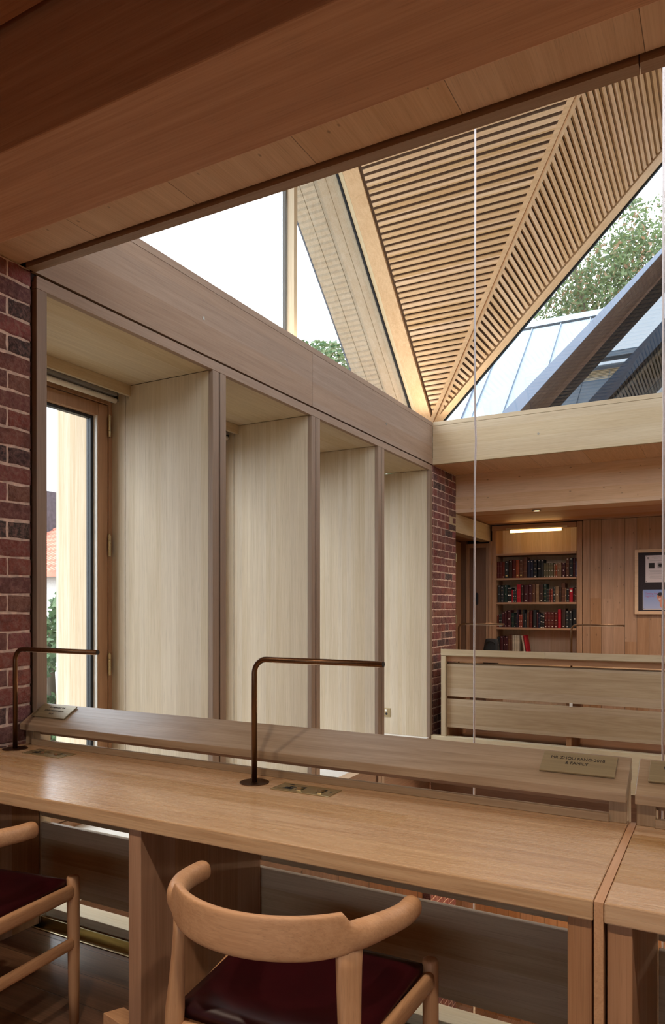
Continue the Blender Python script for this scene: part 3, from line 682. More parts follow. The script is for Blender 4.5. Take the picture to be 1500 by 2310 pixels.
# ------------------------------------------------------------------ desk lamps
def desk_lamp(label, x, y, sgn, zt=.74, arm=.45, first=None, r=.009):
    if first is None:
        t = thing('desk_lamp', label, 'lamp', (x, y, zt), 0 if sgn > 0 else 0, 'bent tube desk lamps')
        link('base_disc', MB().cyl((0, 0, .0003), .047, .0022, 40), M['lampbrass'], t, local=True, bevel=.0005)
        hh = .394; R = .045; path = [(0, 0, .002), (0, 0, hh - R)]
        for i in range(1, 9): a = i / 9 * PI / 2; path.append((R - R * math.cos(a), 0, hh - R + R * math.sin(a)))
        path += [(R, 0, hh), (arm, 0, hh)]
        st = link('lamp_tube', MB().tube(path, r, 18), M['lampbrass'], t, local=True, smooth=True)
        link('diffuser', MB().box(.07, arm - .01, -.0045, .0045, hh - r - .0005, hh - r + .002), M['led'], st, local=True)
        link('end_cap', MB().cyl((arm, 0, hh), .0085, .002, 18, 'x'), M['black'], st, local=True)
        return t
    t = first.copy(); COL.objects.link(t); t.location = (x, y, zt); t['label'] = label
    for chd in first.children:
        c = chd.copy(); COL.objects.link(c); c.parent = t
        for g in chd.children: gg = g.copy(); COL.objects.link(gg); gg.parent = c
    return t
l0 = desk_lamp('bronze bent-tube lamp at the middle of the long desk, in front of the pale panels', -1.32, 1.90, 1)
bpy.context.view_layer.update()
desk_lamp('bronze bent-tube lamp beside the brick pier, its arm crossing the window', -2.462, 1.90, 1, first=l0)
desk_lamp('slim lamp on the far desk in front of the slot-pull door', -2.30, 6.80, 1, first=l0)
desk_lamp('slim lamp on the far desk at the right side of the bookcase', -1.235, 6.80, 1, first=l0)

# ------------------------------------------------------------------ chairs
def superring(c, tx, hw, hz0, hz1, n=28, p=3.0):
    """section in the plane of tx (horizontal, outward) and z"""
    r = []
    for i in range(n):
        a = 2 * PI * i / n; ca, sa = math.cos(a), math.sin(a)
        x = math.copysign(abs(ca) ** (2 / p), ca) * hw; z = math.copysign(abs(sa) ** (2 / p), sa)
        zz = z * (hz1 if z > 0 else hz0)
        r.append((c[0] + tx[0] * x, c[1] + tx[1] * x, c[2] + zz))
    return r
def sm(a, b_, x):
    t = max(0, min(1, (x - a) / (b_ - a))); return t * t * (3 - 2 * t)
def make_chair(label, loc, rz):
    t = thing('armchair', label, 'chair', loc, rz, 'round-backed oak chairs')
    A = dict(parent=t, local=True)
    R = .262; cy = -.025; zc = .676
    rings = []
    N = 140
    for i in range(N + 1):
        a = -100 + 200 * i / N; ra = math.radians(a); aa = abs(a)
        rad = R if aa < 60 else R
        px, py = rad * math.sin(ra), cy - rad * math.cos(ra) * .98
        if aa > 88: px = math.copysign(R, a); py = cy + (aa - 88) / 12 * .035
        o = (math.sin(ra), -math.cos(ra)) if aa < 90 else (math.copysign(1, a), 0)
        w_ = 1 - sm(45.5, 49.5, aa)            # 1 in the tall back, 0 in the arms
        wt = 1 - sm(43, 56, aa)
        up = .023 + .020 * w_; dn = .024 + .017 * (1 - sm(30, 80, aa)); th = .0215 - .0125 * wt
        e = 1
        if aa > 96: e = math.sqrt(max(.04, 1 - ((aa - 96) / 4.2) ** 2))
        zz = zc - .010 * sm(60, 100, aa)
        rings.append(superring((px, py, zz), o, th * e, dn * e, up * e, 28, 2.3 + 3.2 * w_))
    link('back_rail', MB().loft(rings), wood('chair', 'x', None, figure=.3), smooth=True, **A)
    for s in (-1, 1):
        tx, ty = .66, .75      # tangential direction at the post (mirrored)
        rg = []
        for z, x, y, ta, rb in ((0, .205, -.225, .015, .015), (.2, .204, -.215, .018, .018), (.36, .202, -.205, .021, .020), (.45, .200, -.198, .0235, .020), (.50, .1985, -.195, .022, .0165), (.56, .197, -.193, .0245, .0125), (.61, .196, -.191, .0265, .011), (.652, .196, -.190, .028, .0105)):
            r = []
            for i in range(20):
                a = 2 * PI * i / 20; ca, sa = math.cos(a), math.sin(a); p = 2.0 if z < .4 else 3.0
                u = math.copysign(abs(ca) ** (2 / p), ca) * ta; v = math.copysign(abs(sa) ** (2 / p), sa) * rb
                r.append((s * (x + u * tx + v * ty), y + u * ty - v * tx, z))
            rg.append(r)
        link('back_leg', MB().loft(rg), wood('chair', 'z'), smooth=True, **A)
        prof = [(0, .0145), (.1, .0165), (.3, .019), (.42, .0195), (.452, .0195), (.458, .0175), (.460, .012)]
        link('front_leg', MB().tube([(s * (.243 + .004 * (1 - z / .46)), .205, z) for z, r in prof], [r for z, r in prof], 20), wood('chair', 'z'), smooth=True, **A)
        # side seat rail and stretcher
        def rail(p0, p1, hw, hz):
            d = (Vector(p1) - Vector(p0)); n = Vector((d.y, -d.x, 0)).normalized(); rr = []
            for f in (0, .04, .5, .96, 1):
                c = Vector(p0) + d * f; k = .75 if f in (0, 1) else 1
                rr.append(superring(c, (n.x, n.y), hw * k, hz * k, hz * k, 20, 2.6))
            return MB().loft(rr)
        link('seat_rail', rail((s * .248, .20, .415), (s * .203, -.19, .415), .012, .023), wood('chair', 'y'), smooth=True, **A)
        link('side_stretcher', rail((s * .25, .20, .255), (s * .204, -.20, .255), .010, .018), wood('chair', 'y'), smooth=True, **A)
    link('seat_rail', rail((-.245, .205, .405), (.245, .205, .405), .012, .022), wood('chair', 'x'), smooth=True, **A)
    link('seat_rail', rail((-.19, -.2, .405), (.19, -.2, .405), .012, .022), wood('chair', 'x'), smooth=True, **A)
    # dished leather seat
    m = MB(); nx, ny = 16, 16; top = []; bot = []
    for j in range(ny + 1):
        for i in range(nx + 1):
            u = i / nx * 2 - 1; v = j / ny * 2 - 1; hw = .208 + .022 * (v + 1) / 2 * 1.0
            x = u * hw; y = .008 + v * .192 + (.012 * (1 - u * u) if v > 0 else -.006 * (1 - u * u)) * abs(v)
            ed = max(abs(u), abs(v)); z = .447 + .012 * (1 - sm(.80, 1.0, ed)) - .014 * (1 - min(1, u * u + v * v))
            top.append((x, y, z)); bot.append((x * .99, y, .425))
    m.v = top + bot; n = nx + 1; K = len(top)
    for j in range(ny):
        for i in range(nx):
            q = j * n + i; m.f.append((q, q + 1, q + n + 1, q + n)); m.f.append((K + q, K + q + n, K + q + n + 1, K + q + 1))
    per = [i for i in range(n)] + [j * n + nx for j in range(1, ny + 1)] + [ny * n + i for i in range(nx - 1, -1, -1)] + [j * n for j in range(ny - 1, 0, -1)]
    for a, b_ in zip(per, per[1:] + per[:1]): m.f.append((a, b_, K + b_, K + a))
    link('seat_pad', m, M['leather'], smooth=True, **A)['label'] = 'burgundy leather seat pad'
    return t
make_chair('oak chair with curved back and burgundy leather seat, at the right of the desk divider', (-.845, 1.40, 0), math.radians(5))
make_chair('oak chair cut off at the left edge, burgundy seat beside the desk divider', (-1.992, 1.345, 0), math.radians(11))

# ------------------------------------------------------------------ pendant cables
def pendant(label, x, y, kink):
    t = thing('pendant_lamp', label, 'pendant lamp', (x, y, -1.0), 0, 'pendant lamps in the void')
    ztop = max(RZ - abs(y - CY), RZ - abs(x - CX)) + .02
    path = [(x, y, ztop), (x + .001, y, 3.2), (x - .001, y, 2.4), (x + .001, y, 2.15), (x + kink, y, 2.06), (x - kink * .2, y, 1.9), (x - kink, y, 1.0), (x - kink * 1.2, y, .3), (x - kink, y, -.85)]
    link('cable', MB().tube(path, .0048, 10), M['cable'], t, smooth=True)
    sh = MB(); sh.tube([(x - kink, y, -.86), (x - kink, y, -.92)], .03, 20); link('lamp_holder', sh, M['brass'], t, smooth=False)
    g = MB(); rs = []; 
    for i in range(1, 14): a = PI * i / 14; rs.append([(x - kink + .09 * math.sin(a) * math.cos(q * PI / 12), y + .09 * math.sin(a) * math.sin(q * PI / 12), -1.0 + .09 * math.cos(a)) for q in range(24)])
    link('added_globe', g.loft(rs), M['bulb'], t, smooth=True)  # glowing globe below view, added on the cable for warm light
pendant('pale pendant cable crossing the groin of the slatted roof, clear of the right edge', -1.005, 3.2, .004)
pendant('pale pendant cable along the right edge of the picture', -.222, 3.2, .002)

# ------------------------------------------------------------------ bookcase, books
BKX0, BKX1 = -2.464, -1.523
bc = thing('bookcase', 'built-in oak bookcase with a strip light, full of bound volumes', 'bookcase', (-2.0, 8.7, 0))
cw = wood('spruce', 'z', 'x', .06, .03); cwx = wood('spruce', 'x')
link('side_board', MB().box(-2.512, BKX0, 8.68, 8.99, 0, 2.285), wood('oakdark', 'z'), bc, bevel=.0015)
link('side_board', MB().box(BKX1, BKX1 + .006, 8.70, 8.99, 0, 2.285), wood('oakdark', 'z'), bc)
link('back_panel', MB().box(BKX0, BKX1, 8.985, 8.995, .0, 2.285), cw, bc)
link('header', MB().box(BKX0 - .048, BKX1 + .004, 8.665, 8.70, 2.225, 2.285), wood('oakdark', 'x'), bc, bevel=.0015)
SHZ = [1.945, 1.648, 1.355, 1.052, .752]
for z in SHZ: link('shelf', MB().box(BKX0 + .0005, BKX1 - .0005, 8.69, 8.984, z - .024, z), wood('oakdark', 'x'), bc, bevel=.0015)
sl_ = link('strip_light', MB().box(-2.33, -1.62, 8.635, 8.662, 2.228, 2.245), M['brass'], bc)
tb = MB(); tb.cyl((-2.28, 8.648, 2.205), .016, .60, 16, 'x'); link('light_tube', tb, M['tubelight'], sl_, smooth=True)
for x in (-2.29, -1.68): link('tube_cap', MB().cyl((x, 8.648, 2.205), .018, .012, 16, 'x'), M['brass'], sl_)

COLS = {'dark red': (98, 30, 22), 'red brown': (112, 42, 26), 'black': (30, 28, 30), 'dark brown': (66, 40, 30), 'orange brown': (158, 72, 38), 'brown': (104, 62, 42),
        'navy': (34, 34, 54), 'olive': (112, 102, 74), 'tan': (146, 112, 82), 'maroon': (74, 26, 30), 'dark green': (34, 52, 44), 'crimson': (190, 22, 40),
        'rust': (140, 58, 42), 'blue': (52, 84, 140), 'cream': (202, 184, 160), 'charcoal': (48, 48, 48), 'plum': (58, 34, 46)}
BM = {k: rnd_mat('cloth_' + k.replace(' ', '_'), v) for k, v in COLS.items()}
BM['page'] = plain('page_block', (206, 190, 160), .9); BM['wl'] = plain('white_spine_label', (226, 214, 200), .7); BM['yl'] = plain('yellow_spine_label', (222, 190, 110), .7)
BM['gilt'] = plain('gilt_tooling', (170, 132, 80), .5)
UN = .000764
def row(spec, z, base0=133):
    return spec
R1 = [(133, 172, 265, 'dark red', ''), (172, 215, 262, 'dark red', ''), (215, 258, 262, 'red brown', 'b'), (258, 320, 270, 'charcoal', 'tmy'), (322, 375, 285, 'dark brown', 't'), (378, 437, 285, 'dark red', 'm'), (437, 490, 285, 'orange brown', 'y'), (492, 545, 290, 'brown', 'tmy'), (550, 612, 325, 'brown', ''),
      (615, 660, 275, 'navy', 't'), (660, 710, 275, 'navy', 'tm'), (712, 765, 280, 'black', 'tmb'), (775, 822, 282, 'black', 'tM'), (822, 870, 280, 'charcoal', 't'), (872, 905, 222, 'olive', 'mb'), (905, 940, 224, 'olive', 'mb'), (940, 975, 222, 'olive', 'tmb'), (975, 1015, 224, 'olive', 'tmb'),
      (1020, 1045, 205, 'tan', 'tmb'), (1045, 1072, 207, 'orange brown', 'tmb'), (1072, 1100, 222, 'tan', 'tm'), (1100, 1135, 225, 'tan', 't'), (1140, 1195, 220, 'maroon', 'tmb'), (1200, 1250, 295, 'brown', 'tmb'), (1252, 1305, 295, 'charcoal', 'tmb'), (1308, 1342, 285, 'maroon', ''), (1342, 1361, 240, 'blue', 'mb')]
R2 = [(145, 190, 275, 'charcoal', 'tm'), (195, 242, 255, 'charcoal', 'tmb'), (247, 300, 275, 'dark green', 'tm'), (305, 338, 235, 'black', 'TMB'), (338, 370, 235, 'black', 'TMB'), (370, 388, 200, 'crimson', 'b'), (388, 420, 200, 'charcoal', 'tmb'), (420, 450, 200, 'charcoal', 'tmb'), (450, 512, 280, 'crimson', ''), (518, 555, 270, 'dark brown', 'tm'), (560, 630, 270, 'maroon', 'mb'), (635, 690, 280, 'maroon', 'tm'), (693, 738, 280, 'brown', 'm'), (745, 797, 285, 'tan', ''),
      (800, 865, 275, 'dark brown', 'mb'), (868, 912, 285, 'dark green', 'tmb'), (912, 930, 205, 'charcoal', 'tmb'), (930, 945, 205, 'charcoal', 'tmb'), (945, 972, 205, 'dark red', 'tmb'), (975, 1008, 205, 'rust', 'tmb'), (1010, 1045, 235, 'charcoal', 'tmb'), (1045, 1098, 240, 'tan', 'm'), (1100, 1133, 230, 'dark brown', ''), (1135, 1190, 290, 'brown', ''), (1190, 1210, 220, 'tan', 'mb'), (1210, 1235, 210, 'black', 'tb'), (1235, 1255, 208, 'dark brown', 'tmb'), (1255, 1305, 215, 'crimson', 'L'), (1310, 1335, 230, 'dark brown', 'tm'), (1335, 1360, 215, 'brown', 'tmb')]
R3 = [(136, 160, 200, 'red brown', 't'), (165, 190, 210, 'charcoal', 'tmb'), (190, 210, 212, 'charcoal', 'tmb'), (212, 255, 240, 'maroon', 't'), (256, 290, 260, 'maroon', 'tb'), (295, 360, 275, 'maroon', 'tmb'), (365, 405, 230, 'dark green', ''), (408, 430, 205, 'black', 'b'), (430, 450, 207, 'black', ''), (450, 475, 280, 'plum', ''), (485, 512, 205, 'rust', 'tmb'), (512, 540, 207, 'rust', 'tmb'), (545, 568, 280, 'black', ''), (570, 600, 220, 'charcoal', 'm'), (605, 640, 240, 'brown', ''), (645, 690, 270, 'dark red', ''),
      (705, 755, 275, 'charcoal', 'b'), (760, 785, 240, 'maroon', 't'), (785, 815, 220, 'navy', ''), (820, 850, 190, 'black', 'TMB'), (850, 878, 178, 'black', 'TMB'), (882, 922, 245, 'dark red', 'tmb'), (925, 975, 247, 'dark red', 'tmb'), (975, 1025, 245, 'dark red', 'tmb'), (1028, 1080, 245, 'dark red', 'tmb'), (1085, 1130, 285, 'crimson', ''), (1135, 1195, 300, 'dark brown', 'b'), (1200, 1245, 265, 'charcoal', 'tmb'), (1247, 1298, 265, 'charcoal', 'tm'), (1303, 1360, 290, 'black', 'm')]
R4 = [(136, 180, 240, 'black', 'm'), (185, 235, 250, 'maroon', 't'), (238, 273, 240, 'maroon', 'm'), (275, 308, 245, 'maroon', 'tm'), (310, 343, 270, 'brown', ''), (345, 376, 272, 'brown', ''), (378, 413, 265, 'cream', ''), (415, 448, 268, 'cream', ''), (450, 490, 264, 'cream', '')]
ORD = ['first', 'second', 'third', 'fourth', 'fifth', 'sixth', 'seventh', 'eighth', 'ninth', 'tenth', 'eleventh', 'twelfth', 'thirteenth', 'fourteenth', 'fifteenth', 'sixteenth', 'seventeenth', 'eighteenth', 'nineteenth', 'twentieth', 'twenty-first', 'twenty-second', 'twenty-third', 'twenty-fourth', 'twenty-fifth', 'twenty-sixth', 'twenty-seventh', 'twenty-eighth', 'twenty-ninth', 'thirtieth', 'thirty-first']
def book(xl, xr, h, z, colr, marks, label, group, lean=0, d=.15):
    w_ = xr - xl - .0012; cx = (xl + xr) / 2; y0 = 8.712 + random.uniform(0, .008); hh = h
    t = thing('book', label, 'book', (cx, y0, z + .0004), 0, group)
    if lean: t.rotation_euler = (0, lean, 0)
    A = dict(parent=t, local=True); m = MB(); n = 8; hw = w_ / 2; c = .0022; dp = d
    # cover: two boards and a rounded spine
    rr = []
    prof = [(-hw, dp), (-hw, .004)] + [(-hw * math.cos(PI * i / n), .004 - .004 * math.sin(PI * i / n)) for i in range(1, n)] + [(hw, .004), (hw, dp), (hw - c, dp), (hw - c, .008), (-hw + c, .008), (-hw + c, dp)]
    m.hexa([(a, b_, 0) for a, b_ in prof], [(a, b_, hh) for a, b_ in prof])
    cv = link('cover', m, BM[colr], **A)
    link('pages', MB().box(-hw + c + .0002, hw - c - .0002, .0085, dp - .003, .003, hh - .004), BM['page'], **A)
    def lab(zz, s, wd, mat): 
        link('spine_label', MB().box(-hw * wd, hw * wd, -.0008, .003, zz - s, zz + s), mat, cv, local=True)
    if 't' in marks: lab(hh * .93, .0035, .32, BM['wl'])
    if 'm' in marks: lab(hh * .48, .0045, .34, BM['wl'])
    if 'b' in marks: lab(hh * .08, .0045, .34, BM['wl'])
    if 'y' in marks: lab(hh * .14, .0075, .5, BM['yl'])
    if 'T' in marks: lab(hh * .95, .0045, .85, BM['wl'])
    if 'M' in marks: lab(hh * .48, .0055, .85, BM['wl'])
    if 'B' in marks: lab(hh * .03, .0038, .85, BM['wl'])
    if 'L' in marks: lab(hh * .80, .014, .7, BM['wl'])
    if not marks or len(marks) > 2:
        for q in (.72, .3): link('gilt_band', MB().box(-hw * .9, hw * .9, -.0004, .003, hh * q - .0007, hh * q + .0007), BM['gilt'], cv, local=True)
    return t
MK = lambda mk: 'with white spine labels' if set(mk) & set('tmbTMBL') else ('with a yellow spine label' if 'y' in mk else 'with a plain spine')
for ri, (spec, z, rowname) in enumerate(((R1, SHZ[1], 'upper'), (R2, SHZ[2], 'middle'), (R3, SHZ[3], 'lower'), (R4, SHZ[4], 'bottom'))):
    for i, (a, b_, h, c, mk) in enumerate(spec):
        book(BKX0 + .001 + (a - 133) * UN, BKX0 + .001 + (b_ - 133) * UN, h * UN, z, c, mk, '%s bound volume %s, %s from left, %s book shelf' % (c, MK(mk), ORD[i], rowname), 'volumes on the %s book shelf' % rowname)
book(BKX0 + (505 - 133) * UN, BKX0 + (530 - 133) * UN, .200, SHZ[4], 'cream', '', 'cream book leaning left on the bottom book shelf', 'volumes on the bottom book shelf', 0)
t_ = bpy.data.objects[[o.name for o in bpy.data.objects if o.get('label', '').startswith('cream book leaning')][0]]
t_.location.x = BKX0 + (575 - 133) * UN; t_.rotation_euler = (0, -.17, 0); t_.location.z += .003
b2 = book(BKX0 + (600 - 133) * UN, BKX0 + (630 - 133) * UN, .205, SHZ[4], 'crimson', '', 'bright red book leaning against the cream one on the bottom book shelf', 'volumes on the bottom book shelf', -.17)
b2.location.x = BKX0 + (612 - 133) * UN; b2.location.z += .003

# black bag on the far desk
m = MB(); rs = []
for z, a, d in ((.742, .075, .05), (.76, .085, .058), (.85, .08, .052), (.93, .07, .04), (.975, .062, .028), (.985, .05, .015)):
    rs.append([(-2.055 + .012 * (z - .74) / .24 + math.copysign(abs(math.cos(q * PI / 12)) ** .55, math.cos(q * PI / 12)) * a, 7.05 + math.copysign(abs(math.sin(q * PI / 12)) ** .7, math.sin(q * PI / 12)) * d, z) for q in range(24)])
o = link('bag', m.loft(rs), M['bag'], None, smooth=True, base=(-2.05, 7.05, .742)); tag(o, 'black soft bag standing on the far desk in front of the bookcase', 'bag')
hb = MB().tube([(-2.09, 7.0, .93), (-2.085, 6.992, .95), (-2.045, 6.99, .965), (-2.005, 6.992, .95), (-2.0, 7.0, .93)], .005, 8); link('strap', hb, M['bag'], o, smooth=True)

# ------------------------------------------------------------------ notice board and notices
nb = thing('notice_board', 'oak framed charcoal notice board on the boarded wall', 'notice board', (-.4, 8.68, 1.22))
f = MB(); x0, x1, z0, z1 = -.894, .15, 1.218, 1.935
f.box(x0, x0 + .036, 8.655, 8.698, z0, z1); f.box(x1 - .036, x1, 8.655, 8.698, z0, z1); f.box(x0 + .036, x1 - .036, 8.655, 8.698, z0, z0 + .034); f.box(x0 + .036, x1 - .036, 8.655, 8.698, z1 - .034, z1)
link('frame', f, wood('spruce', 'x'), nb, bevel=.003)
link('felt_panel', MB().box(x0 + .036, x1 - .036, 8.68, 8.698, z0 + .034, z1 - .034), M['felt'], nb)
def mtx_wall(x, y, z): return Matrix(((1, 0, 0, x), (0, 0, -1, y), (0, 1, 0, z), (0, 0, 0, 1)))
p1 = thing('notice', 'white printed notice with two small photographs pinned at the top of the notice board', 'notice', (-.68, 8.678, 1.57))
sh1 = link('sheet', MB().box(-.784, -.574, 8.6775, 8.6795, 1.572, 1.868), M['paper'], p1)
pic = MB(); pic.box(-.752, -.692, 8.6765, 8.6776, 1.725, 1.785); link('photo', pic, M['ink'], sh1)['label'] = 'dark square photograph'
link('photo', MB().box(-.662, -.602, 8.6765, 8.6776, 1.725, 1.785), M['greyink'], sh1)
bl = MB(); c0 = (-.632, 1.757); bl.hexa([(c0[0] + .022 * math.cos(i * PI / 5), 8.6755, c0[1] + .018 * math.sin(i * PI / 5)) for i in range(10)], [(c0[0] + .022 * math.cos(i * PI / 5), 8.6765, c0[1] + .018 * math.sin(i * PI / 5)) for i in range(10)])
link('photo_figure', bl, M['ink'], sh1)
for x in (-.757, -.608):
    s = MB(); pts = [(-.011, .012), (.011, .012), (.010, -.004), (0, -.014), (-.010, -.004)]
    s.hexa([(x + a, 8.6765, 1.838 + c) for a, c in pts], [(x + a, 8.6776, 1.838 + c) for a, c in pts]); link('crest', s, M['greyink'], sh1)
ln = MB()
for i, (a, b_, z) in enumerate([(-.72, -.64, 1.848), (-.70, -.66, 1.833), (-.745, -.61, 1.808)] + [(-.745 + .004 * (j % 3), -.60 - .006 * (j % 4), 1.700 - j * .0125) for j in range(8)]):
    ln.box(a, b_, 8.6768, 8.6776, z - .0012, z + .0012)
link('printed_lines', ln, M['greyink'], sh1)
link('drawing_pin', MB().cyl((-.776, 8.674, 1.86), .004, .004, 10, 'y'), M['ink'], sh1); link('drawing_pin', MB().cyl((-.776, 8.674, 1.58), .004, .004, 10, 'y'), M['ink'], sh1)
p2 = thing('poster', 'blue landscape poster of a smiling dark-haired man below the white notice', 'poster', (-.65, 8.678, 1.28))
bluep = NB('blue_print'); tcn = bluep.n('ShaderNodeTexCoord'); sx = bluep.n('ShaderNodeSeparateXYZ'); bluep.l(tcn.outputs['Object'], sx.inputs[0])
bluep.bsdf(bluep.mix(bluep.ramp(sx.outputs[2], (0, .22, 0, 1)), lin((168, 178, 214)), lin((128, 150, 204))), .6)
sh2 = link('sheet', MB().box(-.806, -.509, 8.6775, 8.6795, 1.280, 1.490), bluep.m, p2)
link('paper_edge', MB().box(-.812, -.8065, 8.6770, 8.6797, 1.270, 1.480), M['paper'], sh2)
link('paper_edge', MB().box(-.8065, -.509, 8.6770, 8.6797, 1.268, 1.2795), M['paper'], sh2)
pink = plain('pink_print', (176, 76, 130), .7); skin = plain('skin_print', (206, 140, 116), .7); hair = plain('hair_print', (34, 28, 34), .7)
text_mesh('Getting back', .028, pink, sh2, Matrix.Translation(-off(sh2)) @ mtx_wall(-.79, 8.6772, 1.447), align='LEFT')
text_mesh('together', .028, pink, sh2, Matrix.Translation(-off(sh2)) @ mtx_wall(-.79, 8.6772, 1.420), align='LEFT')
def disc(cx_, cz, rx, rz_, mat, name, y=8.677, rot=0, par=sh2):
    pts = [(rx * math.cos(i * PI / 12), rz_ * math.sin(i * PI / 12)) for i in range(24)]; c, s = math.cos(rot), math.sin(rot)
    pts = [(a * c - b_ * s, a * s + b_ * c) for a, b_ in pts]
    return link(name, MB().hexa([(cx_ + a, y - .0006, cz + b_) for a, b_ in pts], [(cx_ + a, y + .0004, cz + b_) for a, b_ in pts]), mat, par)
disc(-.585, 1.325, .055, .05, skin, 'shoulders', 8.6769); disc(-.62, 1.375, .032, .034, skin, 'neck', 8.6768, .6)
disc(-.638, 1.408, .030, .040, skin, 'face', 8.6764, .15); disc(-.636, 1.440, .029, .018, hair, 'hair', 8.6760, .1)
disc(-.648, 1.412, .0045, .003, hair, 'eye', 8.6758); disc(-.628, 1.414, .0045, .003, hair, 'eye', 8.6758); disc(-.64, 1.388, .013, .005, M['paper'], 'smile', 8.6758, .1)
link('drawing_pin', MB().cyl((-.80, 8.674, 1.279), .004, .003, 10, 'y'), M['ink'], sh2)

# ------------------------------------------------------------------ outdoors
link('ground', MB().box(-60, 60, -30, 90, -3.4, -3.2), M['ground'], None); tag(bpy.data.objects['ground'], 'gravel ground outside', 'ground', kind='structure')
def leaf_cloud(rg, blobs, n, size, name, mat, parent):
    m = MB()
    for _ in range(n):
        c, r = blobs[rg.randrange(len(blobs))]
        while True:
            d = Vector((rg.uniform(-1, 1), rg.uniform(-1, 1), rg.uniform(-1, 1)))
            if .15 < d.length <= 1: break
        d = d.normalized() * (d.length ** .4); p = Vector(c) + Vector((d.x * r[0], d.y * r[1], d.z * r[2]))
        a = Vector((rg.gauss(0, 1), rg.gauss(0, 1), rg.gauss(0, 1))).normalized(); b_ = a.cross(Vector((rg.gauss(0, 1), rg.gauss(0, 1), rg.gauss(0, 1)))).normalized()
        s = size * rg.uniform(.6, 1.3); m.quad(p - a * s, p - b_ * s * .45, p + a * s, p + b_ * s * .45); k = rg.random(); m.c.append((k, k, k, 1))
    return link(name, m, mat, parent)
def tree(label, base, height, spread, n, size, mat, seed, name='tree', low=.35, blobsn=16):
    rg = random.Random(seed); t = thing(name, label, name, base); bx, by, bz = base
    blobs = []; tr = MB(); tr.tube([(bx, by, bz), (bx + .1, by, bz + height * .35), (bx - .1, by + .1, bz + height * .8)], [height * .03, height * .022, height * .008], 10)
    for i in range(blobsn):
        a = rg.uniform(0, 2 * PI); hz = bz + height * rg.uniform(low, .9); q = spread * rg.uniform(.1, .85) * (1 - abs((hz - bz) / height - .6))
        c = (bx + math.cos(a) * q, by + math.sin(a) * q, hz); r = spread * rg.uniform(.22, .4); blobs.append((c, (r, r, r * .75)))
        tr.tube([(bx, by, bz + height * rg.uniform(.25, .5)), ((bx + c[0]) / 2, (by + c[1]) / 2, (bz + height * .4 + hz) / 2), c], [height * .012, height * .008, height * .003], 6)
    link('trunk', tr, M['bark'], t, smooth=True); leaf_cloud(rg, blobs, n, size, 'foliage', mat, t); return t
tree('large tree with turning autumn leaves beyond the neighbouring roof lantern', (-2.6, 27, -3.2), 17.6, 7.5, 150000, .082, M['leaf'], 5, blobsn=46)
tree('tree crown just showing above the sill of the left gable window', (-10.0, 18.2, -3.2), 13.4, 3.6, 14000, .10, M['leaf2'], 9)
tree('pale distant tree seen through the casement above the tiled roof', (-27.5, 23.5, -3.2), 10.5, 3.2, 4500, .12, M['leaf2'], 12)
tree('tall glossy green shrub outside the casement window', (-7.3, 6.1, -3.2), 5.25, 1.6, 9000, .07, M['leaf2'], 21, 'shrub', .1, 22)
hs = thing('house', 'house with red tiled roof and dark chimney seen through the casement', 'house', (-19, 15.5, -3.2))
link('house_wall', MB().box(-26, -15, 13.6, 20, -3.2, 2.2), M['render'], hs)
rf = MB(); rf.hexa([(-27, 13.2, 2.1), (-14.6, 13.2, 2.1), (-14.6, 17, 4.1), (-27, 17, 4.1)], [(-27, 13.2, 2.2), (-14.6, 13.2, 2.2), (-14.6, 17, 4.25), (-27, 17, 4.25)])
tl = MB(); tl.v = list(rf.v); tl.f = list(rf.f)
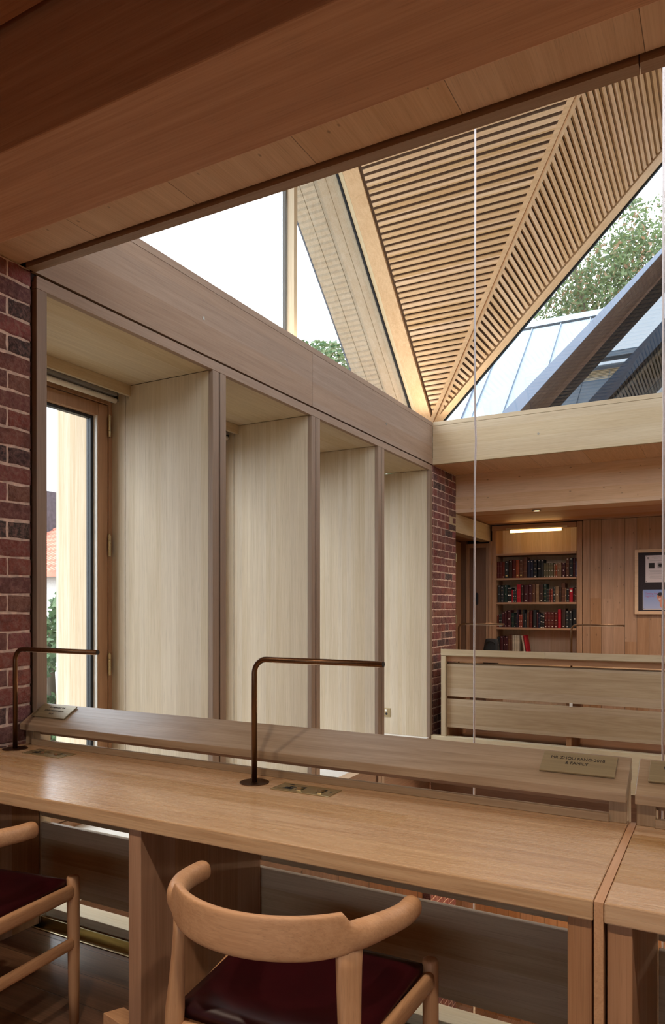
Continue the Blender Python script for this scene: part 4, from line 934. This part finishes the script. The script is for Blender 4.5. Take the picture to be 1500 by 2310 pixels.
for i in range(12):
    for j in range(34):
        x = -21 + j * .19; f_ = i / 12; y = 13.2 + 3.8 * f_; z = 2.2 + 2.05 * f_
        tl.hexa([(x, y, z + .0), (x + .15, y, z + .0), (x + .15, y + .30, z + .14), (x, y + .30, z + .14)], [(x + .04, y, z + .07), (x + .11, y, z + .07), (x + .11, y + .30, z + .19), (x + .04, y + .30, z + .19)])
link('tiled_roof', tl, M['tile'], hs)
link('chimney', MB().box(-20.4, -19.0, 15.6, 16.4, 3, 5.0), M['slate'], hs)

# ------------------------------------------------------------------ spot and point lamps, mostly added out of view
def added_spot(x, y, z, e, ang=110, label=''):  # unseen ceiling fixture added to light the foreground
    t = thing('downlight', label, 'light', (x, y, z)); link('bezel', MB().cyl((x, y, z - .008), .045, .008, 24), M['steel'], t); link('lens', MB().cyl((x, y, z - .0095), .03, .0014, 24), M['downlight'], t)
    d = bpy.data.lights.new('added_downlight_lamp', 'SPOT'); d.energy = e; d.spot_size = math.radians(ang); d.spot_blend = .6; d.color = (1, .80, .62); d.shadow_soft_size = .04
    o = bpy.data.objects.new('added_downlight_lamp', d); COL.objects.link(o); o.location = (x, y, z - .02)
for x, l_ in ((-2.0, 'nearest the brick wall'), (-.9, 'second from the brick wall'), (.2, 'third from the brick wall'), (1.3, 'farthest from the brick wall')): added_spot(x, .45, 2.556, 26, 120, 'added unseen downlight in the boarded ceiling over the chairs, ' + l_)
d = bpy.data.lights.new('far_downlight', 'SPOT'); d.energy = 20; d.spot_size = math.radians(140); d.spot_blend = .7; d.color = (1, .80, .62); d.shadow_soft_size = .04
o = bpy.data.objects.new('far_downlight', d); COL.objects.link(o); o.location = (-1.72, 7.56, 2.28)
for x in (-.4, .9):  # unseen spots under the far beam, no fixture modelled
    d = bpy.data.lights.new('far_downlight', 'SPOT'); d.energy = 20; d.spot_size = math.radians(140); d.spot_blend = .7; d.color = (1, .80, .62); d.shadow_soft_size = .04
    o = bpy.data.objects.new('far_downlight', d); COL.objects.link(o); o.location = (x, 7.56, 2.28)
# added point lights warming the lower room, no fixture modelled
for x, y in ((-1.2, 7.0), (.6, 7.0)):
    d = bpy.data.lights.new('lower_fill', 'POINT'); d.energy = 22; d.color = (1, .68, .4); d.shadow_soft_size = .1
    o = bpy.data.objects.new('lower_fill', d); COL.objects.link(o); o.location = (x, y, -.9)
